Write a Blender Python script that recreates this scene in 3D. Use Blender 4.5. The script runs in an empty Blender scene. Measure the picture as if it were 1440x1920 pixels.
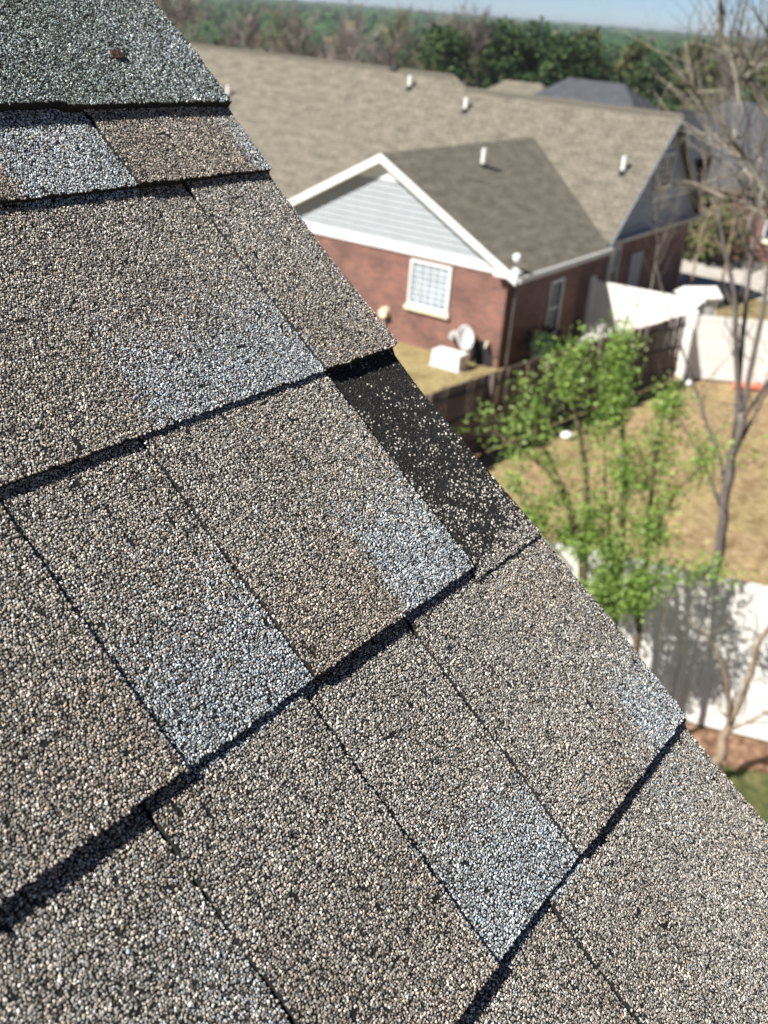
import bpy, math, random
import numpy as np
from mathutils import Vector, Matrix

random.seed(7)
rng = np.random.default_rng(11)
R = math.radians
scene = bpy.context.scene
COL = scene.collection

# ------------------------------------------------------------------ camera
CAM_H = 8.4
pitch, roll, azi = R(26.0), R(4.75), R(32.9)
fw = Vector((math.cos(pitch)*math.cos(azi), math.cos(pitch)*math.sin(azi), -math.sin(pitch)))
r0 = Vector((math.sin(azi), -math.cos(azi), 0.0))
u0 = r0.cross(fw)
cr = r0*math.cos(roll) + u0*math.sin(roll)
cu = u0*math.cos(roll) - r0*math.sin(roll)
cam_d = bpy.data.cameras.new("camera")
cam = bpy.data.objects.new("camera", cam_d)
COL.objects.link(cam)
cam.matrix_world = Matrix(((cr.x, cu.x, -fw.x, 0), (cr.y, cu.y, -fw.y, 0), (cr.z, cu.z, -fw.z, CAM_H), (0, 0, 0, 1)))
cam_d.sensor_fit = 'VERTICAL'
cam_d.sensor_height = 36.0
cam_d.sensor_width = 27.0
cam_d.lens = 36.0*1942/1920
cam_d.clip_start = 0.02
cam_d.clip_end = 9000
cam_d.dof.use_dof = True
cam_d.dof.focus_distance = 0.50
cam_d.dof.aperture_fstop = 14.0
scene.camera = cam

# ------------------------------------------------------------------ sky and sun
SUN = Vector((-0.90, 0.39, 0.98)).normalized()
sun_el = math.asin(SUN.z)
sun_az = math.atan2(SUN.x, SUN.y)
world = bpy.data.worlds.new("World")
scene.world = world
world.use_nodes = True
wn = world.node_tree
wn.nodes.clear()
sky = wn.nodes.new("ShaderNodeTexSky")
sky.sky_type = 'NISHITA'
sky.sun_disc = False
sky.sun_elevation = sun_el
sky.sun_rotation = sun_az
sky.altitude = 50
sky.air_density = 1.0
sky.dust_density = 0.0
sky.ozone_density = 1.0
bg = wn.nodes.new("ShaderNodeBackground")
bg.inputs[1].default_value = 0.05
wo = wn.nodes.new("ShaderNodeOutputWorld")
tint = wn.nodes.new("ShaderNodeMix"); tint.data_type = 'RGBA'; tint.blend_type = 'MULTIPLY'; tint.inputs[0].default_value = 1.0
gm = wn.nodes.new("ShaderNodeTexCoord"); gx = wn.nodes.new("ShaderNodeSeparateXYZ"); wn.links.new(gm.outputs['Generated'], gx.inputs[0])
gr = wn.nodes.new("ShaderNodeValToRGB")                    # clear cool spring sky: bluer air along the horizon
gr.color_ramp.elements[0].position = 0.0; gr.color_ramp.elements[0].color = (0.52, 0.75, 1.30, 1)
gr.color_ramp.elements[1].position = 0.32; gr.color_ramp.elements[1].color = (0.24, 0.28, 0.38, 1)
wn.links.new(gx.outputs[2], gr.inputs[0]); wn.links.new(gr.outputs[0], tint.inputs[7])
wn.links.new(sky.outputs[0], tint.inputs[6])
wn.links.new(tint.outputs[2], bg.inputs[0])
wn.links.new(bg.outputs[0], wo.inputs[0])
sd = bpy.data.lights.new("sun", 'SUN')
sd.energy = 5.0
sd.angle = R(0.53)
sd.color = (1.0, 0.955, 0.88)
sun = bpy.data.objects.new("sun", sd)
COL.objects.link(sun)
sun.rotation_euler = SUN.to_track_quat('Z', 'Y').to_euler()
sun.location = (0, 0, 30)
scene.view_settings.view_transform = 'Standard'
scene.view_settings.look = 'None'
scene.view_settings.exposure = 0.95
scene.view_settings.gamma = 1.0
scene.view_settings.use_curve_mapping = False


# ------------------------------------------------------------------ helpers
def tag(o, label=None, cat=None, group=None, kind=None):
    if label: o["label"] = label
    if cat: o["category"] = cat
    if group: o["group"] = group
    if kind: o["kind"] = kind
    return o


def empty(name, loc=(0, 0, 0), label=None, cat=None, group=None):
    o = bpy.data.objects.new(name, None)
    o.location = loc
    o.empty_display_size = 0.2
    COL.objects.link(o)
    return tag(o, label, cat, group)


def link_mesh(name, me, mat, parent=None, loc=None):
    if mat is not None and not me.materials:
        me.materials.append(mat)
    o = bpy.data.objects.new(name, me)
    COL.objects.link(o)
    if loc is not None: o.location = loc
    if parent is not None: o.parent = parent
    return o


class MB:
    """collects verts and faces in world metres"""
    def __init__(s): s.v = []; s.f = []
    def add(s, vs, fs):
        n = len(s.v); s.v += [tuple(v) for v in vs]; s.f += [tuple(i+n for i in f) for f in fs]
    def box(s, a, b):
        x0, y0, z0 = a; x1, y1, z1 = b
        s.add([(x0, y0, z0), (x1, y0, z0), (x1, y1, z0), (x0, y1, z0), (x0, y0, z1), (x1, y0, z1), (x1, y1, z1), (x0, y1, z1)],
              [(0, 3, 2, 1), (4, 5, 6, 7), (0, 1, 5, 4), (1, 2, 6, 5), (2, 3, 7, 6), (3, 0, 4, 7)])
    def prism(s, poly, off):
        """poly: planar list of points; off: extrusion vector"""
        n = len(poly); off = Vector(off)
        vs = [Vector(p) for p in poly]
        s.add(vs+[p+off for p in vs], [tuple(range(n))[::-1], tuple(range(n, 2*n))]+[(i, (i+1) % n, n+(i+1) % n, n+i) for i in range(n)])
    def beam(s, p, q, w, h, up=(0, 0, 1)):
        p = Vector(p); q = Vector(q); d = (q-p).normalized(); up = Vector(up)
        a = d.cross(up).normalized(); b = a.cross(d).normalized()
        c = [p+a*x*w/2+b*y*h/2 for x, y in ((-1, -1), (1, -1), (1, 1), (-1, 1))]
        s.prism(c, q-p)
    def tube(s, pts, rads, n=6, cap=True):
        pts = [Vector(p) for p in pts]; base = len(s.v); rings = []
        ref = Vector((0.31, 0.87, 0.12)).normalized()
        for i, p in enumerate(pts):
            d = (pts[min(i+1, len(pts)-1)]-pts[max(i-1, 0)])
            if d.length < 1e-9: d = Vector((0, 0, 1))
            d.normalize()
            a = d.cross(ref)
            if a.length < 0.05: a = d.cross(Vector((1, 0, 0)))
            a.normalize(); b = d.cross(a)
            for k in range(n):
                t = 2*math.pi*k/n
                s.v.append(tuple(p+(a*math.cos(t)+b*math.sin(t))*rads[i]))
        for i in range(len(pts)-1):
            for k in range(n):
                k2 = (k+1) % n
                s.f.append((base+i*n+k, base+i*n+k2, base+(i+1)*n+k2, base+(i+1)*n+k))
        if cap:
            s.f.append(tuple(base+k for k in range(n))[::-1])
            s.f.append(tuple(base+(len(pts)-1)*n+k for k in range(n)))
    def mesh(s, name, smooth=False, recalc=True):
        me = bpy.data.meshes.new(name)
        me.from_pydata(s.v, [], s.f)
        if recalc:
            import bmesh
            bm = bmesh.new(); bm.from_mesh(me); bmesh.ops.recalc_face_normals(bm, faces=bm.faces); bm.to_mesh(me); bm.free()
        if smooth:
            me.polygons.foreach_set('use_smooth', [True]*len(me.polygons))
        return me
    def build(s, name, mat, parent=None, smooth=False):
        return link_mesh(name, s.mesh(name, smooth), mat, parent)


def local(o, parent_loc):
    """geometry was written in world metres: shift it so it sits right under a moved parent"""
    o.location = -Vector(parent_loc)
    return o


def raw_mesh(name, verts, faces, cols=None, smooth=False):
    verts = np.asarray(verts, dtype=np.float32); faces = np.asarray(faces, dtype=np.int32)
    k = faces.shape[1]
    me = bpy.data.meshes.new(name)
    me.vertices.add(len(verts)); me.vertices.foreach_set('co', verts.ravel())
    me.loops.add(faces.size); me.loops.foreach_set('vertex_index', faces.ravel())
    me.polygons.add(len(faces))
    me.polygons.foreach_set('loop_start', np.arange(0, faces.size, k, dtype=np.int32))
    me.polygons.foreach_set('loop_total', np.full(len(faces), k, dtype=np.int32))
    if smooth: me.polygons.foreach_set('use_smooth', np.ones(len(faces), dtype=bool))
    else: me.polygons.foreach_set('use_smooth', np.zeros(len(faces), dtype=bool))
    me.update(calc_edges=True)
    if cols is not None:
        a = me.attributes.new('Col', 'FLOAT_COLOR', 'POINT')
        a.data.foreach_set('color', np.asarray(cols, dtype=np.float32).ravel())
    me.validate(clean_customdata=False)
    return me


# ------------------------------------------------------------------ materials
def new_mat(name):
    m = bpy.data.materials.new(name); m.use_nodes = True
    nt = m.node_tree; b = nt.nodes['Principled BSDF']
    return m, nt, b


def N(nt, t, **kw):
    n = nt.nodes.new(t)
    for k, v in kw.items(): setattr(n, k, v)
    return n


def ramp(nt, stops):
    r = nt.nodes.new('ShaderNodeValToRGB')
    e = r.color_ramp.elements
    while len(e) < len(stops): e.new(0.5)
    for i, (p, c) in enumerate(stops):
        e[i].position = p; e[i].color = (*c, 1)
    return r


def noisy(name, c1, c2, scale=3.0, detail=5, rough=0.8, bump=0.0, bscale=40, stretch=(1, 1, 1), c3=None, spec=0.3, lo=0.3, hi=0.7):
    m, nt, b = new_mat(name)
    tc = N(nt, 'ShaderNodeTexCoord'); mp = N(nt, 'ShaderNodeMapping'); mp.inputs['Scale'].default_value = stretch
    nt.links.new(tc.outputs['Object'], mp.inputs['Vector'])
    n = N(nt, 'ShaderNodeTexNoise'); n.inputs['Scale'].default_value = scale; n.inputs['Detail'].default_value = detail
    n.inputs['Roughness'].default_value = 0.62
    nt.links.new(mp.outputs[0], n.inputs['Vector'])
    st = [(lo, c1), (hi, c2)] if c3 is None else [(lo, c1), ((lo+hi)/2, c2), (hi, c3)]
    r = ramp(nt, st)
    nt.links.new(n.outputs['Fac'], r.inputs[0]); nt.links.new(r.outputs[0], b.inputs['Base Color'])
    b.inputs['Roughness'].default_value = rough
    b.inputs['Specular IOR Level'].default_value = spec
    if bump:
        n2 = N(nt, 'ShaderNodeTexNoise'); n2.inputs['Scale'].default_value = bscale; n2.inputs['Detail'].default_value = 4
        nt.links.new(mp.outputs[0], n2.inputs['Vector'])
        bp = N(nt, 'ShaderNodeBump'); bp.inputs['Strength'].default_value = bump; bp.inputs['Distance'].default_value = 0.02
        nt.links.new(n2.outputs['Fac'], bp.inputs['Height']); nt.links.new(bp.outputs[0], b.inputs['Normal'])
    return m


def vcol_mat(name, rough=0.8, trans=0.0, spec=0.3, vary=0.0):
    m, nt, b = new_mat(name)
    a = N(nt, 'ShaderNodeAttribute', attribute_name='Col')
    nt.links.new(a.outputs['Color'], b.inputs['Base Color'])
    b.inputs['Roughness'].default_value = rough
    b.inputs['Specular IOR Level'].default_value = spec
    if trans:
        t = N(nt, 'ShaderNodeBsdfTranslucent'); nt.links.new(a.outputs['Color'], t.inputs[0])
        mx = N(nt, 'ShaderNodeMixShader'); mx.inputs[0].default_value = trans
        out = nt.nodes['Material Output']
        nt.links.new(b.outputs[0], mx.inputs[1]); nt.links.new(t.outputs[0], mx.inputs[2]); nt.links.new(mx.outputs[0], out.inputs[0])
    return m


def brick_mat(name, c1, c2, mortar):
    m, nt, b = new_mat(name)
    tc = N(nt, 'ShaderNodeTexCoord'); sx = N(nt, 'ShaderNodeSeparateXYZ'); nt.links.new(tc.outputs['Object'], sx.inputs[0])
    ad = N(nt, 'ShaderNodeMath', operation='ADD'); nt.links.new(sx.outputs[0], ad.inputs[0]); nt.links.new(sx.outputs[1], ad.inputs[1])
    cb = N(nt, 'ShaderNodeCombineXYZ'); nt.links.new(ad.outputs[0], cb.inputs[0]); nt.links.new(sx.outputs[2], cb.inputs[1])
    br = N(nt, 'ShaderNodeTexBrick'); br.inputs['Scale'].default_value = 1.0
    br.inputs['Brick Width'].default_value = 0.21; br.inputs['Row Height'].default_value = 0.076; br.inputs['Mortar Size'].default_value = 0.011
    br.inputs['Color1'].default_value = (*c1, 1); br.inputs['Color2'].default_value = (*c2, 1); br.inputs['Mortar'].default_value = (*mortar, 1)
    nt.links.new(cb.outputs[0], br.inputs['Vector'])
    n = N(nt, 'ShaderNodeTexNoise'); n.inputs['Scale'].default_value = 1.3; n.inputs['Detail'].default_value = 6
    nt.links.new(tc.outputs['Object'], n.inputs['Vector'])
    mx = N(nt, 'ShaderNodeMix', data_type='RGBA', blend_type='MULTIPLY'); mx.inputs[0].default_value = 0.6
    r = ramp(nt, [(0.32, (0.48, 0.5, 0.52)), (0.68, (1.2, 1.15, 1.12))])
    nt.links.new(n.outputs['Fac'], r.inputs[0]); nt.links.new(br.outputs['Color'], mx.inputs[6]); nt.links.new(r.outputs[0], mx.inputs[7])
    nt.links.new(mx.outputs[2], b.inputs['Base Color'])
    bp = N(nt, 'ShaderNodeBump'); bp.inputs['Strength'].default_value = 0.5; bp.inputs['Distance'].default_value = 0.008; bp.invert = True
    nt.links.new(br.outputs['Fac'], bp.inputs['Height']); nt.links.new(bp.outputs[0], b.inputs['Normal'])
    b.inputs['Roughness'].default_value = 0.85
    return m


def far_roof_mat(name, c_dark, c_mid, c_light):
    """architectural shingle field seen from tens of metres: blended tab colours in rows plus course relief"""
    m, nt, b = new_mat(name)
    tc = N(nt, 'ShaderNodeTexCoord')
    br = N(nt, 'ShaderNodeTexBrick'); br.inputs['Scale'].default_value = 1.0
    br.inputs['Brick Width'].default_value = 0.27; br.inputs['Row Height'].default_value = 0.143; br.inputs['Mortar Size'].default_value = 0.020
    br.inputs['Color1'].default_value = (*c_mid, 1); br.inputs['Color2'].default_value = (*c_light, 1); br.inputs['Mortar'].default_value = (*[c*0.55 for c in c_dark], 1)
    br.offset = 0.37; br.squash = 0.7; br.squash_frequency = 3
    nt.links.new(tc.outputs['UV'], br.inputs['Vector'])
    mp = N(nt, 'ShaderNodeMapping'); mp.inputs['Scale'].default_value = (1.5, 3.6, 1)
    nt.links.new(tc.outputs['UV'], mp.inputs[0])
    n = N(nt, 'ShaderNodeTexNoise'); n.inputs['Scale'].default_value = 1.1; n.inputs['Detail'].default_value = 7; n.inputs['Roughness'].default_value = 0.72
    nt.links.new(mp.outputs[0], n.inputs['Vector'])
    r = ramp(nt, [(0.36, c_dark), (0.5, c_mid), (0.63, c_light)])
    nt.links.new(n.outputs['Fac'], r.inputs[0])
    mx = N(nt, 'ShaderNodeMix', data_type='RGBA'); mx.inputs[0].default_value = 0.55
    nt.links.new(br.outputs['Color'], mx.inputs[6]); nt.links.new(r.outputs[0], mx.inputs[7])
    nt.links.new(mx.outputs[2], b.inputs['Base Color'])
    bp = N(nt, 'ShaderNodeBump'); bp.inputs['Strength'].default_value = 0.6; bp.inputs['Distance'].default_value = 0.01; bp.invert = True
    nt.links.new(br.outputs['Fac'], bp.inputs['Height']); nt.links.new(bp.outputs[0], b.inputs['Normal'])
    b.inputs['Roughness'].default_value = 0.95; b.inputs['Specular IOR Level'].default_value = 0.15
    return m


def paint(name, c, rough=0.5, dirt=0.12, spec=0.4):
    d = tuple(x*(1-dirt) for x in c)
    return noisy(name, d, c, scale=2.2, detail=6, rough=rough, bump=0.15, bscale=25, spec=spec, lo=0.35, hi=0.6)


def glass_mat(name, c=(0.02, 0.03, 0.035)):
    m, nt, b = new_mat(name)
    tc = N(nt, 'ShaderNodeTexCoord'); n = N(nt, 'ShaderNodeTexNoise'); n.inputs['Scale'].default_value = 1.5
    nt.links.new(tc.outputs['Object'], n.inputs['Vector'])
    r = ramp(nt, [(0.3, c), (0.7, tuple(x*2.2 for x in c))]); nt.links.new(n.outputs['Fac'], r.inputs[0]); nt.links.new(r.outputs[0], b.inputs['Base Color'])
    b.inputs['Roughness'].default_value = 0.08
    return m


M = {}
M['shingle'] = None
M['white'] = paint('white_trim_paint', (0.72, 0.74, 0.74), 0.5)
M['vinyl'] = paint('white_vinyl', (0.80, 0.79, 0.76), 0.42, 0.08)
M['siding'] = paint('pale_grey_siding', (0.32, 0.352, 0.378), 0.6, 0.08)
M['siding_dark'] = paint('blue_grey_siding', (0.30, 0.34, 0.39), 0.6, 0.1)
M['brick'] = brick_mat('red_brick', (0.240, 0.090, 0.070), (0.12, 0.048, 0.042), (0.24, 0.175, 0.145))
M['brick2'] = brick_mat('brown_brick', (0.20, 0.10, 0.075), (0.14, 0.07, 0.055), (0.26, 0.22, 0.18))
M['far_roof'] = far_roof_mat('tan_shingle_field', (0.080, 0.073, 0.060), (0.158, 0.143, 0.116), (0.240, 0.218, 0.178))
M['slate_roof'] = far_roof_mat('charcoal_shingle_field', (0.045, 0.05, 0.058), (0.07, 0.076, 0.088), (0.10, 0.106, 0.12))
M['glass'] = glass_mat('window_glass')
M['blind'] = paint('pale_blinds', (0.26, 0.32, 0.39), 0.5, 0.2)
M['wood'] = noisy('weathered_fence_wood', (0.05, 0.038, 0.034), (0.13, 0.098, 0.088), scale=2.0, detail=6, rough=0.9, bump=0.5, bscale=30, stretch=(6, 6, 0.5), c3=(0.21, 0.17, 0.15))
M['wood_fresh'] = noisy('deck_plywood', (0.28, 0.2, 0.12), (0.4, 0.3, 0.19), scale=4, rough=0.8)
M['bark'] = noisy('grey_bark', (0.10, 0.085, 0.075), (0.20, 0.175, 0.155), scale=7, detail=6, rough=0.9, bump=0.6, bscale=30, stretch=(1, 1, 0.35))
M['bark_pale'] = noisy('pale_lichen_bark', (0.11, 0.09, 0.07), (0.215, 0.19, 0.155), scale=5, detail=6, rough=0.9, bump=0.6, bscale=30, c3=(0.36, 0.35, 0.30), stretch=(1, 1, 0.5))
M['bark_tan'] = noisy('tan_bark', (0.20, 0.145, 0.10), (0.36, 0.28, 0.21), scale=6, detail=5, rough=0.9, bump=0.4, bscale=30)
M['bark_green'] = noisy('young_brown_bark', (0.07, 0.055, 0.035), (0.16, 0.12, 0.08), scale=8, rough=0.9)
M['leaf'] = vcol_mat('young_green_leaf', 0.55, 0.42, 0.4)
M['far_leaf'] = vcol_mat('far_foliage', 0.85, 0.12, 0.2)
M['rust'] = noisy('rusty_metal', (0.022, 0.011, 0.010), (0.062, 0.026, 0.022), scale=250, rough=0.7, bump=0.5, bscale=600)
M['metal'] = paint('grey_metal', (0.45, 0.45, 0.44), 0.4)
M['dark'] = noisy('recess_shade_and_dark_collar', (0.012, 0.012, 0.014), (0.03, 0.028, 0.028), scale=3, rough=0.9)  # near-black: painted shade of the crawl opening, also dark pipe collars
M['cream'] = paint('cream_plastic', (0.75, 0.70, 0.52), 0.5)
M['orange'] = noisy('orange_red_plastic', (0.55, 0.16, 0.10), (0.7, 0.26, 0.17), scale=5, rough=0.6)

# ------------------------------------------------------------------ terrain
def terr(x, y):
    r = math.hypot(x, y)
    if r < 52: return 0.0
    t = min(1.0, (r-52)/130.0)
    t = t*t*(3-2*t)
    return -9.5*t + 0.8*math.sin(x*0.013+1.3)*math.sin(y*0.011)*min(1, (r-52)/150)


def ground_material():
    m, nt, b = new_mat('yard_soil_and_grass')
    tc = N(nt, 'ShaderNodeTexCoord')
    def noise(s, d=6, ro=0.65):
        n = N(nt, 'ShaderNodeTexNoise'); n.inputs['Scale'].default_value = s; n.inputs['Detail'].default_value = d; n.inputs['Roughness'].default_value = ro
        nt.links.new(tc.outputs['Object'], n.inputs['Vector']); return n
    n1, n2, n3 = noise(0.42), noise(6.0), noise(1.7)
    soil = ramp(nt, [(0.3, (0.17, 0.115, 0.062)), (0.5, (0.30, 0.22, 0.125)), (0.72, (0.43, 0.335, 0.205))]); nt.links.new(n2.outputs['Fac'], soil.inputs[0])
    grass = ramp(nt, [(0.3, (0.16, 0.13, 0.055)), (0.55, (0.30, 0.245, 0.125)), (0.75, (0.43, 0.355, 0.205))]); nt.links.new(n2.outputs['Fac'], grass.inputs[0])
    sel = ramp(nt, [(0.45, (0, 0, 0)), (0.60, (1, 1, 1))]); nt.links.new(n1.outputs['Fac'], sel.inputs[0])
    dirt_dapple = ramp(nt, [(0.34, (0.62, 0.56, 0.50)), (0.5, (1.0, 1.0, 1.0)), (0.68, (1.18, 1.14, 1.06))]); nt.links.new(n3.outputs['Fac'], dirt_dapple.inputs[0])  # random dirt patches, with branch dapple painted into the yard colour
    # a greener lawn beyond the yards and beside the brick house
    sx = N(nt, 'ShaderNodeSeparateXYZ'); nt.links.new(tc.outputs['Object'], sx.inputs[0])
    mr = N(nt, 'ShaderNodeMapRange'); mr.inputs[1].default_value = 27.5; mr.inputs[2].default_value = 29.5; nt.links.new(sx.outputs[0], mr.inputs[0])
    my = N(nt, 'ShaderNodeMapRange'); my.inputs[1].default_value = 9.3; my.inputs[2].default_value = 10.2; nt.links.new(sx.outputs[1], my.inputs[0])
    mx0 = N(nt, 'ShaderNodeMath', operation='MAXIMUM'); nt.links.new(mr.outputs[0], mx0.inputs[0]); nt.links.new(my.outputs[0], mx0.inputs[1])
    mx1 = N(nt, 'ShaderNodeMath', operation='MAXIMUM'); nt.links.new(mx0.outputs[0], mx1.inputs[0]); nt.links.new(sel.outputs[0], mx1.inputs[1])
    mix = N(nt, 'ShaderNodeMix', data_type='RGBA'); nt.links.new(mx1.outputs[0], mix.inputs[0]); nt.links.new(soil.outputs[0], mix.inputs[6]); nt.links.new(grass.outputs[0], mix.inputs[7])
    mw = N(nt, 'ShaderNodeMix', data_type='RGBA', blend_type='MULTIPLY'); mw.inputs[0].default_value = 1.0
    nt.links.new(mix.outputs[2], mw.inputs[6]); nt.links.new(dirt_dapple.outputs[0], mw.inputs[7]); mix = mw
    # dark green woodland floor far away
    ln = N(nt, 'ShaderNodeVectorMath', operation='LENGTH'); nt.links.new(tc.outputs['Object'], ln.inputs[0])
    fr = N(nt, 'ShaderNodeMapRange'); fr.inputs[1].default_value = 75; fr.inputs[2].default_value = 120; nt.links.new(ln.outputs['Value'], fr.inputs[0])
    wood = ramp(nt, [(0.35, (0.035, 0.045, 0.02)), (0.65, (0.10, 0.085, 0.06))]); nt.links.new(n3.outputs['Fac'], wood.inputs[0])
    mix2 = N(nt, 'ShaderNodeMix', data_type='RGBA'); nt.links.new(fr.outputs[0], mix2.inputs[0]); nt.links.new(mix.outputs[2], mix2.inputs[6]); nt.links.new(wood.outputs[0], mix2.inputs[7])
    nt.links.new(mix2.outputs[2], b.inputs['Base Color'])
    bp = N(nt, 'ShaderNodeBump'); bp.inputs['Strength'].default_value = 0.7; bp.inputs['Distance'].default_value = 0.05
    nt.links.new(n2.outputs['Fac'], bp.inputs['Height']); nt.links.new(bp.outputs[0], b.inputs['Normal'])
    b.inputs['Roughness'].default_value = 0.95; b.inputs['Specular IOR Level'].default_value = 0.1
    return m


def ground():
    ticks = [0]
    s = 1.5
    while ticks[-1] < 6000:
        ticks.append(ticks[-1]+s); s *= 1.09
    ax = [-t for t in ticks[:0:-1]]+ticks
    n = len(ax)
    v = [(x, y, terr(x, y)) for x in ax for y in ax]
    f = [(i*n+j, (i+1)*n+j, (i+1)*n+j+1, i*n+j+1) for i in range(n-1) for j in range(n-1)]
    o = link_mesh('ground', raw_mesh('ground', v, f, smooth=True), ground_material())
    tag(o, 'brown yard soil and dry grass running out to the woods', kind='structure')
ground()


def sheet(name, pts, z, mat, label, cuts=1):
    c = Vector((sum(p[0] for p in pts)/len(pts), sum(p[1] for p in pts)/len(pts), 0))
    mb = MB(); mb.add([(p[0], p[1], z) for p in pts], [tuple(range(len(pts)))])
    o = mb.build(name, mat); tag(o, label, kind='structure'); return o


# fence line of the near white fence
FP, FQ = Vector((11.31, 4.82, 0)), Vector((12.16, 2.08, 0))
FD = (FQ-FP).normalized()
def fl(t, off=0.0):
    nrm = Vector((FD.y, -FD.x, 0))
    p = FP+FD*t+nrm*off
    return p
mulch = noisy('red_brown_mulch', (0.07, 0.038, 0.026), (0.19, 0.11, 0.072), scale=7, rough=0.95, bump=1.0, bscale=30, c3=(0.36, 0.24, 0.165), spec=0.1)
lawn = noisy('green_lawn', (0.035, 0.045, 0.016), (0.095, 0.105, 0.040), scale=3.5, rough=0.95, bump=1.0, bscale=50, c3=(0.25, 0.19, 0.11), spec=0.1)
def strip_pts(o0, o1, n=40, w0=0.0, w1=0.12, seed=1):
    rr = random.Random(seed); a = []; b = []
    for i in range(n+1):
        t = -8+20*i/n
        a.append(fl(t, o0+rr.uniform(-w0, w0))); b.append(fl(t, o1+rr.uniform(-w1, w1)))
    return [(p.x, p.y) for p in a]+[(p.x, p.y) for p in reversed(b)]
# which side faces the camera?
side = 1 if fl(0, 1.0).x < FP.x else -1
sheet('lawn', strip_pts(side*0.02, side*8.0), 0.004, lawn, 'green lawn with dry patches on the near side of the white fence')
sheet('mulch_bed', strip_pts(side*0.02, side*0.78, w1=0.16, seed=4), 0.012, mulch, 'red-brown mulch strip along the foot of the near white fence')
conc = noisy('pale_concrete', (0.36, 0.335, 0.30), (0.50, 0.47, 0.43), scale=1.2, rough=0.9, bump=0.3, bscale=30)
sheet('driveway', [(37.9, 12.6), (37.6, -6), (44.5, -6), (44.5, 16.5), (38.0, 16.0)], 0.006, conc, 'pale concrete driveway beyond the white fences')

# ------------------------------------------------------------------ the near shingled roof
TH = R(39.0)
HH = 0.36018
PX = Vector((1, 0, 0)); PS = Vector((0, math.cos(TH), math.sin(TH))); PN = Vector((0, -math.sin(TH), math.cos(TH)))
FOOT = Vector((0, 0, CAM_H)) - PN*HH
roof = empty('shingled_roof', FOOT, 'weathered grey-brown shingle roof filling the foreground, one tab missing at its rake edge', 'roof')
roof.rotation_euler = Matrix(((PX.x, PS.x, PN.x), (PX.y, PS.y, PN.y), (PX.z, PS.z, PN.z))).to_euler()


def shingle_material():
    m, nt, b = new_mat('granulated_asphalt')
    a = N(nt, 'ShaderNodeAttribute', attribute_name='Col')
    tc = N(nt, 'ShaderNodeTexCoord')
    vo = N(nt, 'ShaderNodeTexVoronoi'); vo.inputs['Scale'].default_value = 620
    nt.links.new(tc.outputs['Object'], vo.inputs['Vector'])
    sp = N(nt, 'ShaderNodeSeparateColor'); nt.links.new(vo.outputs['Color'], sp.inputs[0])
    cr_ = ramp(nt, [(0.0, (0.03, 0.03, 0.03)), (0.35, (0.10, 0.088, 0.075)), (0.7, (0.24, 0.21, 0.18)), (1.0, (0.5, 0.47, 0.42))])
    nt.links.new(sp.outputs[0], cr_.inputs[0])
    mx = N(nt, 'ShaderNodeMix', data_type='RGBA'); nt.links.new(a.outputs['Alpha'], mx.inputs[0])
    nt.links.new(cr_.outputs[0], mx.inputs[6]); nt.links.new(a.outputs['Color'], mx.inputs[7])
    nt.links.new(mx.outputs[2], b.inputs['Base Color'])
    bp = N(nt, 'ShaderNodeBump'); bp.inputs['Strength'].default_value = 0.6; bp.inputs['Distance'].default_value = 0.0006
    nt.links.new(vo.outputs['Distance'], bp.inputs['Height']); bp.invert = True; nt.links.new(bp.outputs[0], b.inputs['Normal'])
    b.inputs['Roughness'].default_value = 0.75; b.inputs['Specular IOR Level'].default_value = 0.22
    return m
M['shingle'] = shingle_material()

# smooth value noise in roof millimetres
_g = rng.random((64, 64))
def vnoise(u, v, cell):
    x = np.asarray(u)/cell+17.3; y = np.asarray(v)/cell+29.1
    xi = np.floor(x).astype(int); yi = np.floor(y).astype(int)
    fx = x-xi; fy = y-yi; fx = fx*fx*(3-2*fx); fy = fy*fy*(3-2*fy)
    g = lambda i, j: _g[i % 64, j % 64]
    return (g(xi, yi)*(1-fx)+g(xi+1, yi)*fx)*(1-fy)+(g(xi, yi+1)*(1-fx)+g(xi+1, yi+1)*fx)*fy

EXPO = 143.0
DROP, TOOTH = 3.0, 1.7
def butt_wave(u, vb):
    return 1.3*(vnoise(u, np.full_like(np.asarray(u, float), vb*3.1), 90)-0.5)

def surf(u, v, vb, level, lift=1.0):
    s = (v-vb)/EXPO
    w = DROP*(1-s) + (TOOTH if level else 0.0) - 3.0
    w = w + 1.5*(vnoise(u, v, 120)-0.5) + 0.5*(vnoise(u, v, 31)-0.5)
    w = w + lift*(0.15+0.9*vnoise(u, np.full_like(np.asarray(v, float), vb*1.7), 70))*np.exp(-np.clip(v-vb, 0, None)/16.0)
    return w

_rv = np.array([-700, -290, -219, -146, -140, -55, -1, 8, 49, 108, 143, 146, 215, 283, 286, 330, 339, 392, 431, 700.])
_ru = np.array([533, 533, 532, 527, 531, 530.5, 526.5, 526, 522, 517.5, 519, 522.5, 522, 524.5, 526.5, 529, 531, 534.5, 532, 533.])
def rake(v):
    """u of the rake edge: each course is trimmed a touch differently"""
    v = np.asarray(v, float)
    return np.interp(v, _rv, _ru) + 1.2*(vnoise(v, v*0+5, 12)-0.5)

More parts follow.
